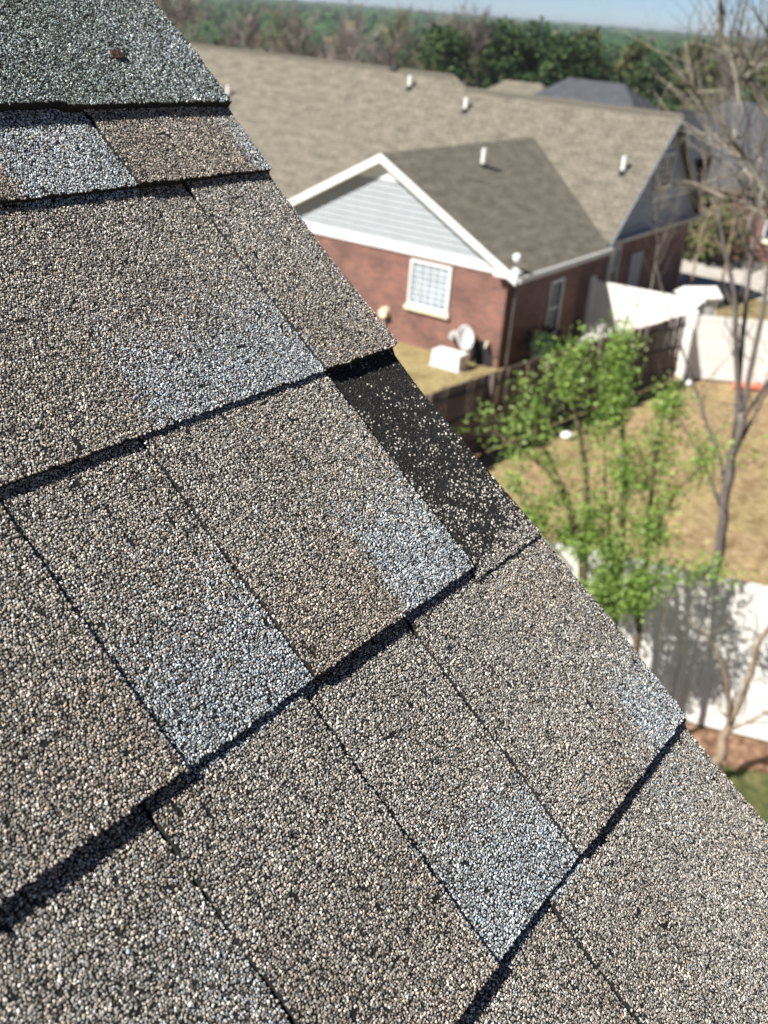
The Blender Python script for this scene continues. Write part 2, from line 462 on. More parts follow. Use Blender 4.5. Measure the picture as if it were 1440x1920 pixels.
# colour blends (linear) : shade, weight
# stone colours: mean tone, spread of lightness, share of near-black and of pale stones
TONE = {
    'grey': ((.315, .297, .272), .38, .10, .07),
    'tan': ((.290, .256, .220), .38, .11, .05),
    'blue': ((.335, .365, .385), .36, .09, .06),
    'green': ((.160, .186, .176), .55, .19, .09),
}
BARE = np.array([[.012, .012, .012], [.019, .019, .018], [.029, .028, .026], [.042, .040, .037], [.060, .057, .053], [.085, .080, .075]])
BARE_W = np.array([.28, .27, .2, .13, .08, .04])
GREYS = np.array([[.07, .065, .06], [.14, .13, .12], [.25, .235, .215], [.40, .375, .345], [.58, .56, .52]])

def stones(n, key):
    c, sd_, dk, lt = TONE[key]
    t = np.exp(rng.normal(0, sd_, n)-sd_*sd_/2)
    r = rng.random(n)
    t = np.where(r < dk, rng.uniform(0.08, 0.3, n), np.where(r > 1-lt, rng.uniform(1.7, 2.6, n), t))
    hue = rng.normal(0, 0.05, (n, 1))*np.array([[1.0, 0.1, -1.0]])
    return np.array(c)[None]*t[:, None]*(1+hue)

def blob(u, v, x0, x1, y0, y1, sl, sr, sb, st):
    """soft rectangle in roof mm"""
    j = 5*(vnoise(u, v, 9)-0.5)+9*(vnoise(u+300, v, 33)-0.5)
    f = lambda t, s: 1/(1+np.exp(-np.clip(t/max(s, .3), -30, 30)))
    return f(u-x0+j*min(1, sl/4), sl)*f(x1-u+j*min(1, sr/4), sr)*f(v-y0+j*min(1, sb/4), sb)*f(y1-v+j*min(1, st/4), st)

BLUES = [  # u0 u1 v0 v1, softness left right bottom top, amount
    (323, 452, 143, 190, 3.0, .3, .3, 9, .95),
    (229.6, 311.8, 2, 60, .3, .3, .4, 11, .95),
    (388, 452, 3, 65, 2.0, .3, .4, 9, .95),
    (301.5, 385.3, -144, -92, .3, .3, .4, 9, 1.0),
    (482, 560, -144, -92, 2.5, 20, .4, 7, 0.95),
    (341, 416, 282, 360, 1.5, .3, .4, 20, 1.0),
    (514, 560, 282, 336, 1.5, 20, .4, 20, 0.95),
    (183, 208.5, -130, -45, 7, .3, 10, 10, 0.35),
    (459, 500, -175, -135, 1.2, 12, 6, 10, 0.5),
    (60, 160, 160, 215, 5, 5, 20, 10, 0.9),
]
TANS = [(312, 388, 3, 62, .3, 1.0, .4, 14, 1.0), (150, 229.6, 3, 95, 14, .3, .4, 22, 0.85), (416, 514, 282, 332, .3, 2, .4, 10, 1.0), (208.5, 301.5, -144, -60, .3, .3, .4, 25, 0.7),
        (300, 341, 270, 312, 4, 1, 10, 4, 1.0), (470, 535, -215, -145, 14, 20, 20, 20, 0.7), (300, 351.5, -230, -150, 10, .3, 20, 30, 0.9), (330, 450, 205, 285, 30, 20, 20, 20, 0.4),
        (451.5, 530, 141, 205, .3, 20, 1, 20, 0.8), (458, 524, -45, -6, 8, 10, 3, 10, 0.8), (238, 322, 141, 175, 10, 3, 1, 14, 0.6), (405, 480, -144, -95, 12, 3, .4, 20, .6)]

def granule_colours(u, v, kind):
    n = len(u)
    if kind == 'cap':
        base = 'green'
        wb = 0.45*blob(u, v, 480, 600, 330, 420, 18, 30, 20, 20)+0.08
        wt = np.zeros(n)
    else:
        base = 'grey'
        wb = np.zeros(n); wt = np.zeros(n)
        for (a, b_, c, d, s1, s2, s3, s4, am) in BLUES: wb = np.maximum(wb, am*blob(u, v, a, b_, c, d, s1, s2, s3, s4))
        for (a, b_, c, d, s1, s2, s3, s4, am) in TANS: wt = np.maximum(wt, am*blob(u, v, a, b_, c, d, s1, s2, s3, s4))
        wt = wt*(1-wb)
        wt = np.maximum(wt, (1-wb)*0.45*np.clip(vnoise(u, v, 60)*2-0.7, 0, 1))
    r = rng.random(n)
    which = np.where(r < wb, 1, np.where(r < wb+wt, 2, 0))
    out = np.zeros((n, 3))
    for i, nm in enumerate((base, 'blue', 'tan')):
        m_ = which == i
        out[m_] = stones(int(m_.sum()), nm)
    return np.clip(out*(0.90+0.22*vnoise(u, v, 45))[:, None], 0.006, 0.8)

# region that carries real stone granules (a little more than the frame sees)
POLY = np.array([(355, 480), (590, 480), (590, -300), (400, -300), (200, -130), (70, -45), (100, 60), (200, 205), (290, 340)], float)
def inside(u, v):
    c = np.zeros(len(u), bool); n = len(POLY)
    for i in range(n):
        x0, y0 = POLY[i]; x1, y1 = POLY[(i+1) % n]
        if y0 == y1: continue
        cond = ((y0 > v) != (y1 > v)) & (u < (x1-x0)*(v-y0)/(y1-y0)+x0)
        c ^= cond
    return c

GT = np.array([(0, 1, 5), (1, 2, 6), (1, 6, 5), (2, 3, 6), (3, 7, 6), (3, 4, 7), (4, 0, 7), (0, 5, 7), (5, 6, 7)])
def granules(u, v, w, cols, rad):
    """faceted little stones: five corners below, three on top"""
    n = len(u)
    ang = np.concatenate([np.arange(5)*72.0, [30, 150, 270]])*math.pi/180
    rot = rng.random((n, 1))*2*math.pi
    a = ang[None, :]+rot+rng.normal(0, 0.16, (n, 8))
    rr = np.concatenate([np.full(5, 1.0), np.full(3, 0.60)])[None, :]*rad[:, None]*rng.uniform(0.78, 1.2, (n, 8))
    el = rng.uniform(0.72, 1.0, (n, 1)); eo = rng.random((n, 1))*math.pi
    x = rr*np.cos(a); y = rr*np.sin(a)
    xe = x*np.cos(eo)+y*np.sin(eo); ye = (-x*np.sin(eo)+y*np.cos(eo))*el
    x = xe*np.cos(eo)-ye*np.sin(eo); y = xe*np.sin(eo)+ye*np.cos(eo)
    z = np.concatenate([np.full(5, -0.25), np.full(3, 0.68)])[None, :]*rad[:, None]*rng.uniform(0.6, 1.0, (n, 8))
    tx = rng.normal(0, 0.22, (n, 1)); ty = rng.normal(0, 0.22, (n, 1))
    z = z+x*tx+y*ty
    P = np.stack([u[:, None]+x, v[:, None]+y, w[:, None]+z], axis=2).reshape(-1, 3)/1000.0
    F = (GT[None]+(np.arange(n)*8)[:, None, None]).reshape(-1, 3)
    C = np.repeat(cols, 8, axis=0)
    return P, F, C

def hexpts(u0, u1, v0, v1, pitch):
    nu = int((u1-u0)/pitch)+2; nv = int((v1-v0)/(pitch*0.87))+2
    I, J = np.meshgrid(np.arange(nu), np.arange(nv))
    u = u0+(I+0.5*(J % 2))*pitch+rng.normal(0, pitch*0.2, I.shape); v = v0+J*pitch*0.87+rng.normal(0, pitch*0.2, I.shape)
    return u.ravel(), v.ravel()

def make_shingle(u0, u1, vb, level, kind='tab', top=None, ledge=None, v_hide=22, lift=1.0, curve=None, label=None):
    """one shingle tab: slab with ragged edges and stone granules; u1=None runs to the rake"""
    vt = vb+EXPO+v_hide if top is None else top
    near = (u1 is None or u1 > 60) and u0 < 600 and vb < 500 and vt > -330
    step = 6.0 if near else 60.0
    umax = 540.0 if u1 is None else u1
    nu = max(2, int((umax-u0)/step)+1); nv = max(2, int((vt-vb)/step)+1)
    S_, T_ = np.meshgrid(np.linspace(0, 1, nu), np.linspace(0, 1, nv))
    V = vb+T_*(vt-vb)
    right = rake(V) if u1 is None else np.full_like(V, u1)+1.5*(vnoise(V, V*0+u0, 9)-0.5)
    left = np.full_like(V, u0)+(1.7*(vnoise(V, V*0+u0+7, 8)-0.5) if level else 0)
    U = left+S_*(right-left)
    edge = butt_wave(U[0], vb)+1.2*(vnoise(U[0], U[0]*0+vb, 5.0)-0.5)
    if curve is not None: edge = edge+curve(U[0])
    V = V+edge[None, :]*(1-T_)**3
    W = surf(U, V, vb, level, lift)
    if kind == 'cap': W = W+3.2
    topv = np.stack([U, V, W], 2).reshape(-1, 3)
    depth = 7.0 if near else 5.0
    botv = topv.copy(); botv[:, 2] -= depth
    nn = nu*nv
    idx = np.arange(nn).reshape(nv, nu)
    q = np.stack([idx[:-1, :-1], idx[:-1, 1:], idx[1:, 1:], idx[1:, :-1]], -1).reshape(-1, 4)
    F4 = [q]
    def skirt(ids):
        a = ids[:-1]; b_ = ids[1:]
        return np.stack([a, a+nn, b_+nn, b_], 1)
    F4.append(skirt(idx[0, :][::1])); F4.append(skirt(idx[:, -1])); F4.append(skirt(idx[::-1, 0])); F4.append(skirt(idx[-1, ::-1]))
    quads = np.concatenate(F4)
    tris = np.concatenate([quads[:, [0, 1, 2]], quads[:, [0, 2, 3]]])
    sv = np.concatenate([topv, botv])/1000.0
    gin = inside(topv[:, 0], topv[:, 1]).astype(float)
    scol = np.zeros((2*nn, 4)); scol[:, :3] = 0.018
    scol[:nn, 3] = gin; scol[nn:, 3] = 1.0
    VS, FS, CS = [sv], [tris], [scol]
    off = len(sv)
    if near:
        pitch = 1.24
        u, v = hexpts(u0, umax+2, vb-1.5, vt, pitch)
        lim = rake(v) if u1 is None else u1+1.5*(vnoise(v, v*0+u0, 9)-0.5)
        lo_ = u0+(1.7*(vnoise(v, v*0+u0+7, 8)-0.5) if level else 0)
        e = np.interp(u, U[0], edge)*(1-np.clip((v-vb)/(vt-vb), 0, 1))**3
        keep = (u > lo_-0.1) & (u < lim+0.25) & (v > vb+e-0.3) & (v < min(vt, vb+EXPO+8 if top is None else vt)) & inside(u, v)
        if kind == 'cap': pass
        u, v = u[keep], v[keep]
        w = surf(u, v, vb, level, lift)+(3.2 if kind == 'cap' else 0)
        rad = np.clip(rng.normal(0.74, 0.13, len(u)), 0.42, 1.15)
        if kind == 'bare':
            # the mat under the missing tab: black asphalt relief and a thin scatter of stones, dense near its lower edge
            cols = 1.4*BARE[rng.choice(6, size=len(u), p=BARE_W)]*rng.uniform(.7, 1.3, (len(u), 1))
            h = v-vb
            p = (0.075+0.23*np.clip((118-h)/75, 0, 1))*(0.15+1.7*vnoise(u, v, 9)*vnoise(u+90, v, 4)*1.9)+0.08*np.clip((u-485)/40, 0, 1)*np.clip((120-h)/60, 0, 1)+0.15*np.clip((26-h)/18, 0, 1)+1.0*np.clip((10-h+9*(vnoise(u, v, 7)-.5))/7, 0, 1)
            p = p*(1-0.7*np.clip((h-105)/25, 0, 1))
            stone = rng.random(len(u)) < p
            light = GREYS[rng.choice(5, size=len(u), p=[.12, .2, .28, .25, .15])]*rng.uniform(.85, 1.25, (len(u), 1))
            cols[stone] = np.clip(light[stone], 0, .8)
            rad = np.where(stone, rad*rng.uniform(0.7, 1.3, len(u)), rad*rng.uniform(0.55, 1.0, len(u)))
            w = w-np.where(stone, 0, 0.15)
        else:
            cols = granule_colours(u, v, kind)
            # a few granules have worn off
            lost = (rng.random(len(u)) < 0.02) | (vnoise(u, v, 5.0) > 0.93)
            u, v, w, rad, cols = u[~lost], v[~lost], w[~lost], rad[~lost], cols[~lost]
            big = rng.random(len(u)) < 0.012
            rad = np.where(big, rad*1.35, rad)
            if kind == 'cap': rad = rad*1.12
        P, F, C = granules(u, v, w, cols, rad)
        VS.append(P); FS.append(F+off); CS.append(np.concatenate([C, np.ones((len(C), 1))], 1)); off += len(P)
        if ledge is not None:
            # the backing layer peeps out under the butt: a narrow speckled step
            a0, a1 = ledge
            lu = np.arange(a0, a1, 0.9)+rng.normal(0, .2, len(np.arange(a0, a1, 0.9)))
            for row, dv in ((0, -0.6), (1, -1.9), (2, -3.0)):
                pr = rng.random(len(lu)) < (0.85 if row < 2 else 0.4)*(0.4+vnoise(lu, lu*0+vb, 9))
                uu = lu[pr]; vv = vb+dv+rng.normal(0, .35, len(uu))+np.interp(uu, U[0], edge)
                ww = surf(uu, np.full(len(uu), vb), vb, level, lift)-2.3-rng.uniform(0, .5, len(uu))
                P, F, C = granules(uu, vv, ww, granule_colours(uu, vv, 'tab'), np.full(len(uu), 0.62))
                VS.append(P); FS.append(F+off); CS.append(np.concatenate([C, np.ones((len(C), 1))], 1)); off += len(P)
            # its asphalt strip
            lus = np.arange(a0, a1+3, 3.0)
            ee = np.interp(lus, U[0], edge)
            ws = surf(lus, np.full(len(lus), vb), vb, level, lift)-2.6
            A = np.stack([lus, vb+3+ee*0, ws], 1); B = np.stack([lus, vb-3.2+ee+rng.normal(0, .3, len(lus)), ws], 1); Cc = B.copy(); Cc[:, 2] -= 5
            k = len(lus); P = np.concatenate([A, B, Cc])/1000.0
            i = np.arange(k-1)
            F = np.concatenate([np.stack([i, i+k, i+k+1], 1), np.stack([i, i+k+1, i+1], 1), np.stack([i+k, i+2*k, i+2*k+1], 1), np.stack([i+k, i+2*k+1, i+k+1], 1)])
            VS.append(P); FS.append(F+off); CS.append(np.tile([.018, .018, .018, 1.0], (3*k, 1))); off += len(P)
    me = raw_mesh('shingle', np.concatenate(VS), np.concatenate(FS), np.concatenate(CS))
    o = link_mesh('shingle', me, M['shingle'], roof)
    if label: o['label'] = label
    return o

HI, LO = 1, 0
VA, VBc, VC, VD, VE = 145.0, 6.5, -139.5, -283.0, -426.0
# cap over the top course
make_shingle(300, None, 337.5, HI, 'cap', top=480, curve=lambda u: 3.0*np.sin((u-300)/75.0)+np.where(u < 400, 3.5, 0), label='dark green-grey cap shingle with a rusty nail')
make_shingle(120, 298.5, 337.5, HI, 'cap', top=480)
make_shingle(-60, 118.5, 337.5, HI, 'cap', top=480)
make_shingle(-900, -61.5, 337.5, HI, 'cap', top=480)
# course 1 (butt at 286)
make_shingle(416, None, 286, HI, ledge=None, label='warm brown tab with a blue-grey strip at the rake')
make_shingle(230, 415.3, 286, LO, label='blue-grey tab under the cap shingle')
# course 2
make_shingle(451.5, None, VA, HI, label='plain brown-grey tab ending above the missing one')
make_shingle(236, 450.8, VA, LO, label='wide brown-grey tab with a blue-grey lower right corner')
# course 3, its rake tab gone
make_shingle(449, None, VBc-7.5, LO, kind='bare', lift=0.35, label='bare black asphalt mat where a tab is missing')
make_shingle(312, 451.5, VBc, HI, ledge=None, label='brown tab with blue-grey patch left of the missing tab')
make_shingle(228, 311.3, VBc, LO, label='tab fading to pale blue-grey towards its lower edge')
make_shingle(60, 230, VBc, HI, label='plain tan-brown tab at the left')
# course 4
make_shingle(385.5, None, VC, HI, ledge=(478, 530), label='long grey tab with a small blue-grey corner at the rake')
make_shingle(300, 384.8, VC, LO, ledge=(306, 352), label='brown tab with pale blue-grey lower half')
make_shingle(208.5, 302, VC, HI)
make_shingle(100, 207.8, VC, LO)
# course 5
make_shingle(352, None, VD, HI)
make_shingle(237, 351.3, VD, LO)
make_shingle(120, 239, VD, HI)
# the courses that run on beyond the frame
def fill(vb, u_end, seed):
    rr = random.Random(seed); u = u_end; lev = rr.choice((0, 1))
    while u > -900:
        w = rr.uniform(80, 220); make_shingle(u-w+(1 if lev else -2), u+(0 if lev else 2), vb, lev, v_hide=15); u -= w; lev = 1-lev
fill(286, 229, 3); fill(VA, 235, 4); fill(VBc, 59, 5); fill(VC, 99, 6); fill(VD, 119, 7)
for i in range(1, 4):
    make_shingle(380, None, VD-EXPO*i, i % 2)
    fill(VD-EXPO*i, 379, 10+i)

# nail head standing on the cap shingle
mb = MB()
def disc_pts(cx, cy, cz, r, n=14, tilt=(0, 0)):
    return [(cx+r*math.cos(2*math.pi*i/n), cy+r*math.sin(2*math.pi*i/n), cz+r*(math.cos(2*math.pi*i/n)*tilt[0]+math.sin(2*math.pi*i/n)*tilt[1])) for i in range(n)]
nu_, nv_ = 0.4645, 0.3775
zt = float(surf(np.array([nu_*1000.]), np.array([nv_*1000.]), 337.5, 1)[0]+3.2)/1000
n = 20
r1 = disc_pts(nu_, nv_, zt+0.0010, 0.0043, n, (0.10, -0.12)); r2 = disc_pts(nu_, nv_, zt+0.0018, 0.0039, n, (0.10, -0.12))
mb.add(r1+r2+[(nu_, nv_, zt+0.0021)], [tuple(range(n))[::-1]]+[(i, (i+1) % n, n+(i+1) % n, n+i) for i in range(n)]+[(n+i, n+(i+1) % n, 2*n) for i in range(n)])
mb.tube([(nu_, nv_, zt-0.004), (nu_, nv_, zt+0.0010)], [0.0016, 0.0016], 8)
o = mb.build('nail', M['rust'], roof); o['label'] = 'rusty nail head on the cap shingle'

# roof deck, rake board and the rest of our house
def plane_pt(u, v, w): return FOOT+PX*u+PS*v+PN*w
mb = MB(); mb.prism([(-7, -4.2, -0.012), (0.515, -4.2, -0.012), (0.515, 0.485, -0.012), (-7, 0.485, -0.012)], (0, 0, -0.014)); mb.build('roof_deck', M['wood_fresh'], roof)
far_face = MB(); far_face.add([(-7, -4.25, -0.011), (0.512, -4.25, -0.011), (0.512, -0.69, -0.011), (-7, -0.69, -0.011)], [(0, 1, 2, 3)])
mesh_ = far_face.mesh('shingle_field')
uvl = mesh_.uv_layers.new(name='UVMap')
for l in mesh_.loops:
    co = mesh_.vertices[l.vertex_index].co; uvl.data[l.index].uv = (co.x, co.y)
M['own_roof'] = far_roof_mat('grey_brown_shingle_field', (0.09, 0.08, 0.07), (0.15, 0.135, 0.12), (0.22, 0.205, 0.19))
o = link_mesh('shingle_field', mesh_, M['own_roof'], roof)
mb = MB(); mb.prism([(0.500, -4.2, -0.030), (0.519, -4.2, -0.030), (0.519, -4.2, -0.19), (0.500, -4.2, -0.19)], (0, 4.69, 0)); mb.build('rake_board', M['white'], roof)
mb = MB(); mb.prism([(0.46, -4.2, -0.0095), (0.5215, -4.2, -0.0095), (0.5215, -4.2, -0.045), (0.5205, -4.2, -0.045), (0.5205, -4.2, -0.0105), (0.46, -4.2, -0.0105)], (0, 4.69, 0)); mb.build('drip_edge', M['metal'], roof)
ridge = plane_pt(0, 0.49, 0)
house = empty('own_house', (0, 0, 0), 'brick gable wall directly below the foreground roof, out of sight', 'house')
eave = plane_pt(0, -4.0, -0.2)
ry, rz = ridge.y, ridge.z-0.22
mb = MB()
mb.prism([(0.16, eave.y, 0), (0.16, 2*ry-eave.y, 0), (0.16, 2*ry-eave.y, eave.z), (0.16, ry, rz), (0.16, eave.y, eave.z)], (-7, 0, 0))
mb.build('wall', M['brick2'], house)
mb = MB()
q1 = Vector((0.515, ry+0.01, ridge.z-0.015)); q2 = Vector((0.515, 2*ry-eave.y+0.2, eave.z))
mb.prism([q1, q2, q2-Vector((0, 0, 0.03)), q1-Vector((0, 0, 0.03))], (-7.5, 0, 0))
mb.build('roof', M['own_roof'], house)

# ------------------------------------------------------------------ brick neighbour house
def slope_poly(name, pts, thick, mat, parent, row_axis):
    """roof plane as a slab with UVs in metres: u along the courses, v up the slope"""
    pts = [Vector(p) for p in pts]
    nrm = (pts[1]-pts[0]).cross(pts[2]-pts[0]).normalized()
    if nrm.z < 0: nrm = -nrm; pts = pts[::-1]
    a = Vector(row_axis).normalized(); b_ = nrm.cross(a).normalized()
    me = bpy.data.meshes.new(name)
    n_ = len(pts); vs = pts+[p-nrm*thick for p in pts]
    fs = [tuple(range(n_)), tuple(range(n_, 2*n_))[::-1]]+[(i, n_+i, n_+(i+1) % n_, (i+1) % n_) for i in range(n_)]
    me.from_pydata([tuple(v) for v in vs], [], fs)
    uv = me.uv_layers.new(name='UVMap')
    for l in me.loops:
        p = Vector(me.vertices[l.vertex_index].co); uv.data[l.index].uv = (p.dot(a), p.dot(b_))
    return link_mesh(name, me, mat, parent)


def grid_window(parent, origin, ax, width, height, depth_dir, cols, rows, mats, sill=True, frame=0.07, bar=0.025, split=False, name='window'):
    """window: the frame mesh is the part; panes, bars and sill are its sub-parts"""
    o0 = Vector(origin); ax = Vector(ax); out = Vector(depth_dir); up = Vector((0, 0, 1))
    def slab(x0, x1, z0, z1, d0, d1):
        m_ = MB(); m_.prism([o0+ax*x0+up*z0+out*d0, o0+ax*x1+up*z0+out*d0, o0+ax*x1+up*z1+out*d0, o0+ax*x0+up*z1+out*d0], out*(d1-d0)); return m_
    f = MB()
    for (x0, x1, z0, z1) in ((0, frame, 0, height), (width-frame, width, 0, height), (frame, width-frame, 0, frame), (frame, width-frame, height-frame, height)):
        m_ = slab(x0, x1, z0, z1, 0.0, 0.06); f.add(m_.v, m_.f)
    if split:
        m_ = slab(frame, width-frame, height*0.5-0.03, height*0.5+0.03, 0.004, 0.05); f.add(m_.v, m_.f)
    win = f.build(name, mats[0], parent)
    iw, ih = width-2*frame, height-2*frame
    cw, ch = iw/cols, ih/rows
    for i in range(cols):
        for j in range(rows):
            slab(frame+i*cw+bar/2, frame+(i+1)*cw-bar/2, frame+j*ch+bar/2, frame+(j+1)*ch-bar/2, 0.008, 0.014).build('pane', mats[1], win)
    for i in range(1, cols): slab(frame+i*cw-bar/2, frame+i*cw+bar/2, frame, height-frame, 0.006, 0.032).build('glazing_bar', mats[0], win)
    for j in range(1, rows): slab(frame, width-frame, frame+j*ch-bar/2, frame+j*ch+bar/2, 0.006, 0.029).build('glazing_bar', mats[0], win)
    if sill: slab(-0.06, width+0.06, -0.12, -0.003, 0.0, 0.11).build('window_sill', M['cream'] if name == 'window' else mats[0], win)
    return win


def wall_with(name, pts, off, mat, parent):
    m_ = MB(); m_.prism(pts, off); return m_.build(name, mat, parent)

bh = empty('brick_house', (0, 0, 0), 'red brick house with tan shingle roof and white-trimmed gable facing the camera', 'house')
GX = 23.6; GY0 = 12.1; GY1 = 20.1; EZ = 2.50
AY = (GY0+GY1)/2; 
SL = 0.545
# walls
wall_with('wall', [(GX, GY0, 0), (GX, GY1, 0), (GX, GY1, EZ-0.02), (GX, GY0, EZ-0.02)], (0.3, 0, 0), M['brick'], bh)
wall_with('wall', [(GX+0.302, GY0, 0), (29.6, GY0, 0), (29.6, GY0, EZ), (GX+0.302, GY0, EZ)], (0, 0.3, 0), M['brick'], bh)
wall_with('wall', [(29.602, GY0+0.004, 0), (36.9, GY0+0.004, 0), (36.9, GY0+0.004, EZ), (29.602, GY0+0.004, EZ)], (0, 0.3, 0), M['brick'], bh)
wall_with('wall', [(29.7, GY1+0.01, 0), (29.7, 42, 0), (29.7, 42, EZ), (29.7, GY1+0.01, EZ)], (0.3, 0, 0), M['brick'], bh)
wall_with('wall', [(36.9, 12.41, 0), (36.9, 42, 0), (36.9, 42, EZ), (36.9, 12.41, EZ)], (-0.3, 0, 0), M['brick'], bh)
# small front gable: siding boards, clipped to the triangle
def gable_boards(mat):
    b0 = EZ+0.20; pitchb = 0.165; z = b0; k = 0
    top = EZ+0.14+SL*(AY-GY0)
    while z < top-0.55:
        z1 = min(z+pitchb, top-0.5)
        def half(zz): return (top-zz)/SL
        h0, h1 = half(z), half(z1)
        bott = 0.038; tp = 0.012
        m_ = MB()
        P = lambda y, zz, d: (GX-d, y, zz)
        vs = [P(AY-h0, z, bott), P(AY+h0, z, bott), P(AY+h1, z1+0.01, tp), P(AY-h1, z1+0.01, tp), P(AY-h0, z, 0.0), P(AY+h0, z, 0.0), P(AY+h1, z1+0.01, 0), P(AY-h1, z1+0.01, 0)]
        m_.add(vs, [(0, 1, 2, 3), (4, 7, 6, 5), (0, 4, 5, 1), (1, 5, 6, 2), (2, 6, 7, 3), (3, 7, 4, 0)])
        m_.build('siding_board', mat, bh); z += pitchb
    return top
top = gable_boards(M['siding'])
wall_with('gable_wall', [(GX+0.002, GY0+.05, EZ), (GX+0.002, GY1-.05, EZ), (GX+0.002, AY, top-0.03)], (0.25, 0, 0), M['siding'], bh)
wall_with('peak_panel', [(GX-0.045, AY-1.02, top-0.56), (GX-0.045, AY+1.02, top-0.56), (GX-0.045, AY, top-0.005)], (0.04, 0, 0), M['white'], bh)
wall_with('frieze_board', [(GX-0.05, GY0-0.25, EZ-0.03), (GX-0.05, GY1+0.25, EZ-0.03), (GX-0.05, GY1+0.25, EZ+0.21), (GX-0.05, GY0-0.25, EZ+0.21)], (0.048, 0, 0), M['white'], bh)
# roof planes of the front gable
OX = GX-0.29
apz = EZ+0.26+SL*(AY-GY0)
def gz(y): return apz-SL*abs(y-AY)
yR, yL = GY0-0.38, GY1+0.38
vx = 31.6
MX, MRX, MRZ = 29.2, 33.25, 6.06
MSL = (MRZ-2.66)/(MRX-MX)
def mainz(x): return 2.66+MSL*(x-MX)
ridge_x = MX+(apz-2.66)/MSL
slope_poly('roof', [(OX, yR, gz(yR)), (MX+(gz(yR)-2.66)/MSL, yR, gz(yR)), (ridge_x, AY, apz), (OX, AY, apz)], 0.05, M['far_roof'], bh, (1, 0, 0))
slope_poly('roof', [(OX, yL, gz(yL)), (MX+(gz(yL)-2.66)/MSL, yL, gz(yL)), (ridge_x, AY, apz), (OX, AY, apz)], 0.05, M['far_roof'], bh, (1, 0, 0))
# barge boards and soffits
for sgn, ye in ((-1, yR), (1, yL)):
    p, q = Vector((OX+0.005, AY, apz-0.12)), Vector((OX+0.005, ye, gz(ye)-0.12))
    wall_with('barge_board', [p+Vector((0, 0, 0.115)), q+Vector((0, 0, 0.115)), q-Vector((0, 0, .10)), p-Vector((0, 0, .10))], (-0.03, 0, 0), M['white'], bh)
    p2, q2 = Vector((OX+0.006, AY-0.0*sgn, apz-0.17)), Vector((OX+0.006, ye, gz(ye)-0.17))
    wall_with('soffit', [p2, q2, q2-Vector((0, 0, .02)), p2-Vector((0, 0, .02))], (0.27, 0, 0), M['white'], bh)
# eave return box and gutter on the shaded side
mb = MB(); mb.box((OX-0.02, yR-0.02, EZ-0.03), (GX-0.052, GY0+0.28, EZ+0.17)); mb.build('eave_return', M['white'], bh)
mb = MB(); mb.box((OX+0.02, yR-0.12, gz(yR)-0.14), (29.1, yR-0.002, gz(yR)-0.01)); mb.build('gutter', M['metal'], bh)
mb = MB(); mb.box((GX, yR+0.01, EZ-0.01), (29.3, GY0-0.002, EZ+0.02)); mb.build('soffit', M['white'], bh)
mb = MB(); mb.box((GX+0.25, GY0-0.13, 0.05), (GX+0.35, GY0-0.03, EZ-0.02)); mb.build('downspout', M['bark'], bh)
# white cap on the roof corner
mb = MB(); mb.tube([(23.55, 11.9, 2.85), (23.55, 11.9, 3.0), (23.55, 11.9, 3.08)], [0.07, 0.12, 0.05], 10); mb.build('vent_hood', M['vinyl'], bh, smooth=True)
# main roof
YE = 11.78; Y1 = 19.6; Y2 = 42.5
slope_poly('roof', [(MX, YE, 2.66), (MRX, YE, MRZ), (MRX, Y1, MRZ), (MX, Y1, 2.66)], 0.06, M['far_roof'], bh, (0, 1, 0))
slope_poly('roof', [(MX-.65, 21.0, 2.66-.65*MSL), (MX, 21.0, 2.66), (MX, Y1+.002, 2.66), (MRX-0.0, Y1+.002, MRZ), (MRX+0.38, Y1+0.75, MRZ+0.32), (MRX+0.38, Y2, MRZ+0.32), (MX-.65, Y2, 2.66-.65*MSL)], 0.06, M['far_roof'], bh, (0, 1, 0))
slope_poly('roof', [(2*MRX-MX, YE, 2.66), (MRX, YE, MRZ), (MRX, Y1, MRZ), (2*MRX-MX, Y1, 2.66)], 0.06, M['far_roof'], bh, (0, 1, 0))
slope_poly('roof', [(2*MRX-MX+.4, Y1+.002, 2.66), (MRX+0.38, Y1+.75, MRZ+0.32), (MRX+0.38, Y2, MRZ+0.32), (2*MRX-MX+.4, Y2, 2.66)], 0.06, M['far_roof'], bh, (0, 1, 0))
for (a0, a1, zz, xx) in ((YE, Y1, MRZ, MRX), (Y1+.75, Y2, MRZ+.32, MRX+.38)):
    mb = MB(); mb.prism([(xx-0.14, a0, zz-0.085), (xx, a0, zz+0.035), (xx+0.14, a0, zz-0.085)], (0, a1-a0, 0)); mb.build('ridge_cap', M['metal'] if False else M['far_roof'], bh)
mb = MB(); mb.box((33.45, 22.7, 6.30), (33.75, 23.0, 6.47)); mb.build('chimney_cap', M['slate_roof'], bh)
# gable end with blue-grey siding in the shade
mb_top = MRZ-0.12
def end_boards():
    z = EZ+0.32; p_ = 0.165
    hw = lambda zz: (mb_top-zz)/MSL
    while z < mb_top-0.1:
        z1 = min(z+p_, mb_top-0.02); h0, h1 = hw(z), hw(z1); m_ = MB()
        P = lambda x, zz, d: (x, GY0-d, zz)
        vs = [P(MRX-h0, z, .036), P(MRX+h0, z, .036), P(MRX+h1, z1, .012), P(MRX-h1, z1, .012), P(MRX-h0, z, 0), P(MRX+h0, z, 0), P(MRX+h1, z1, 0), P(MRX-h1, z1, 0)]
        m_.add(vs, [(0, 1, 2, 3), (4, 7, 6, 5), (0, 4, 5, 1), (1, 5, 6, 2), (2, 6, 7, 3), (3, 7, 4, 0)]); m_.build('siding_board', M['siding_dark'], bh); z += p_
end_boards()
wall_with('gable_wall', [(MX+.25, GY0+.003, EZ+.002), (2*MRX-MX-.25, GY0+.003, EZ+.002), (MRX, GY0+.003, mb_top-.05)], (0, 0.25, 0), M['siding_dark'], bh)
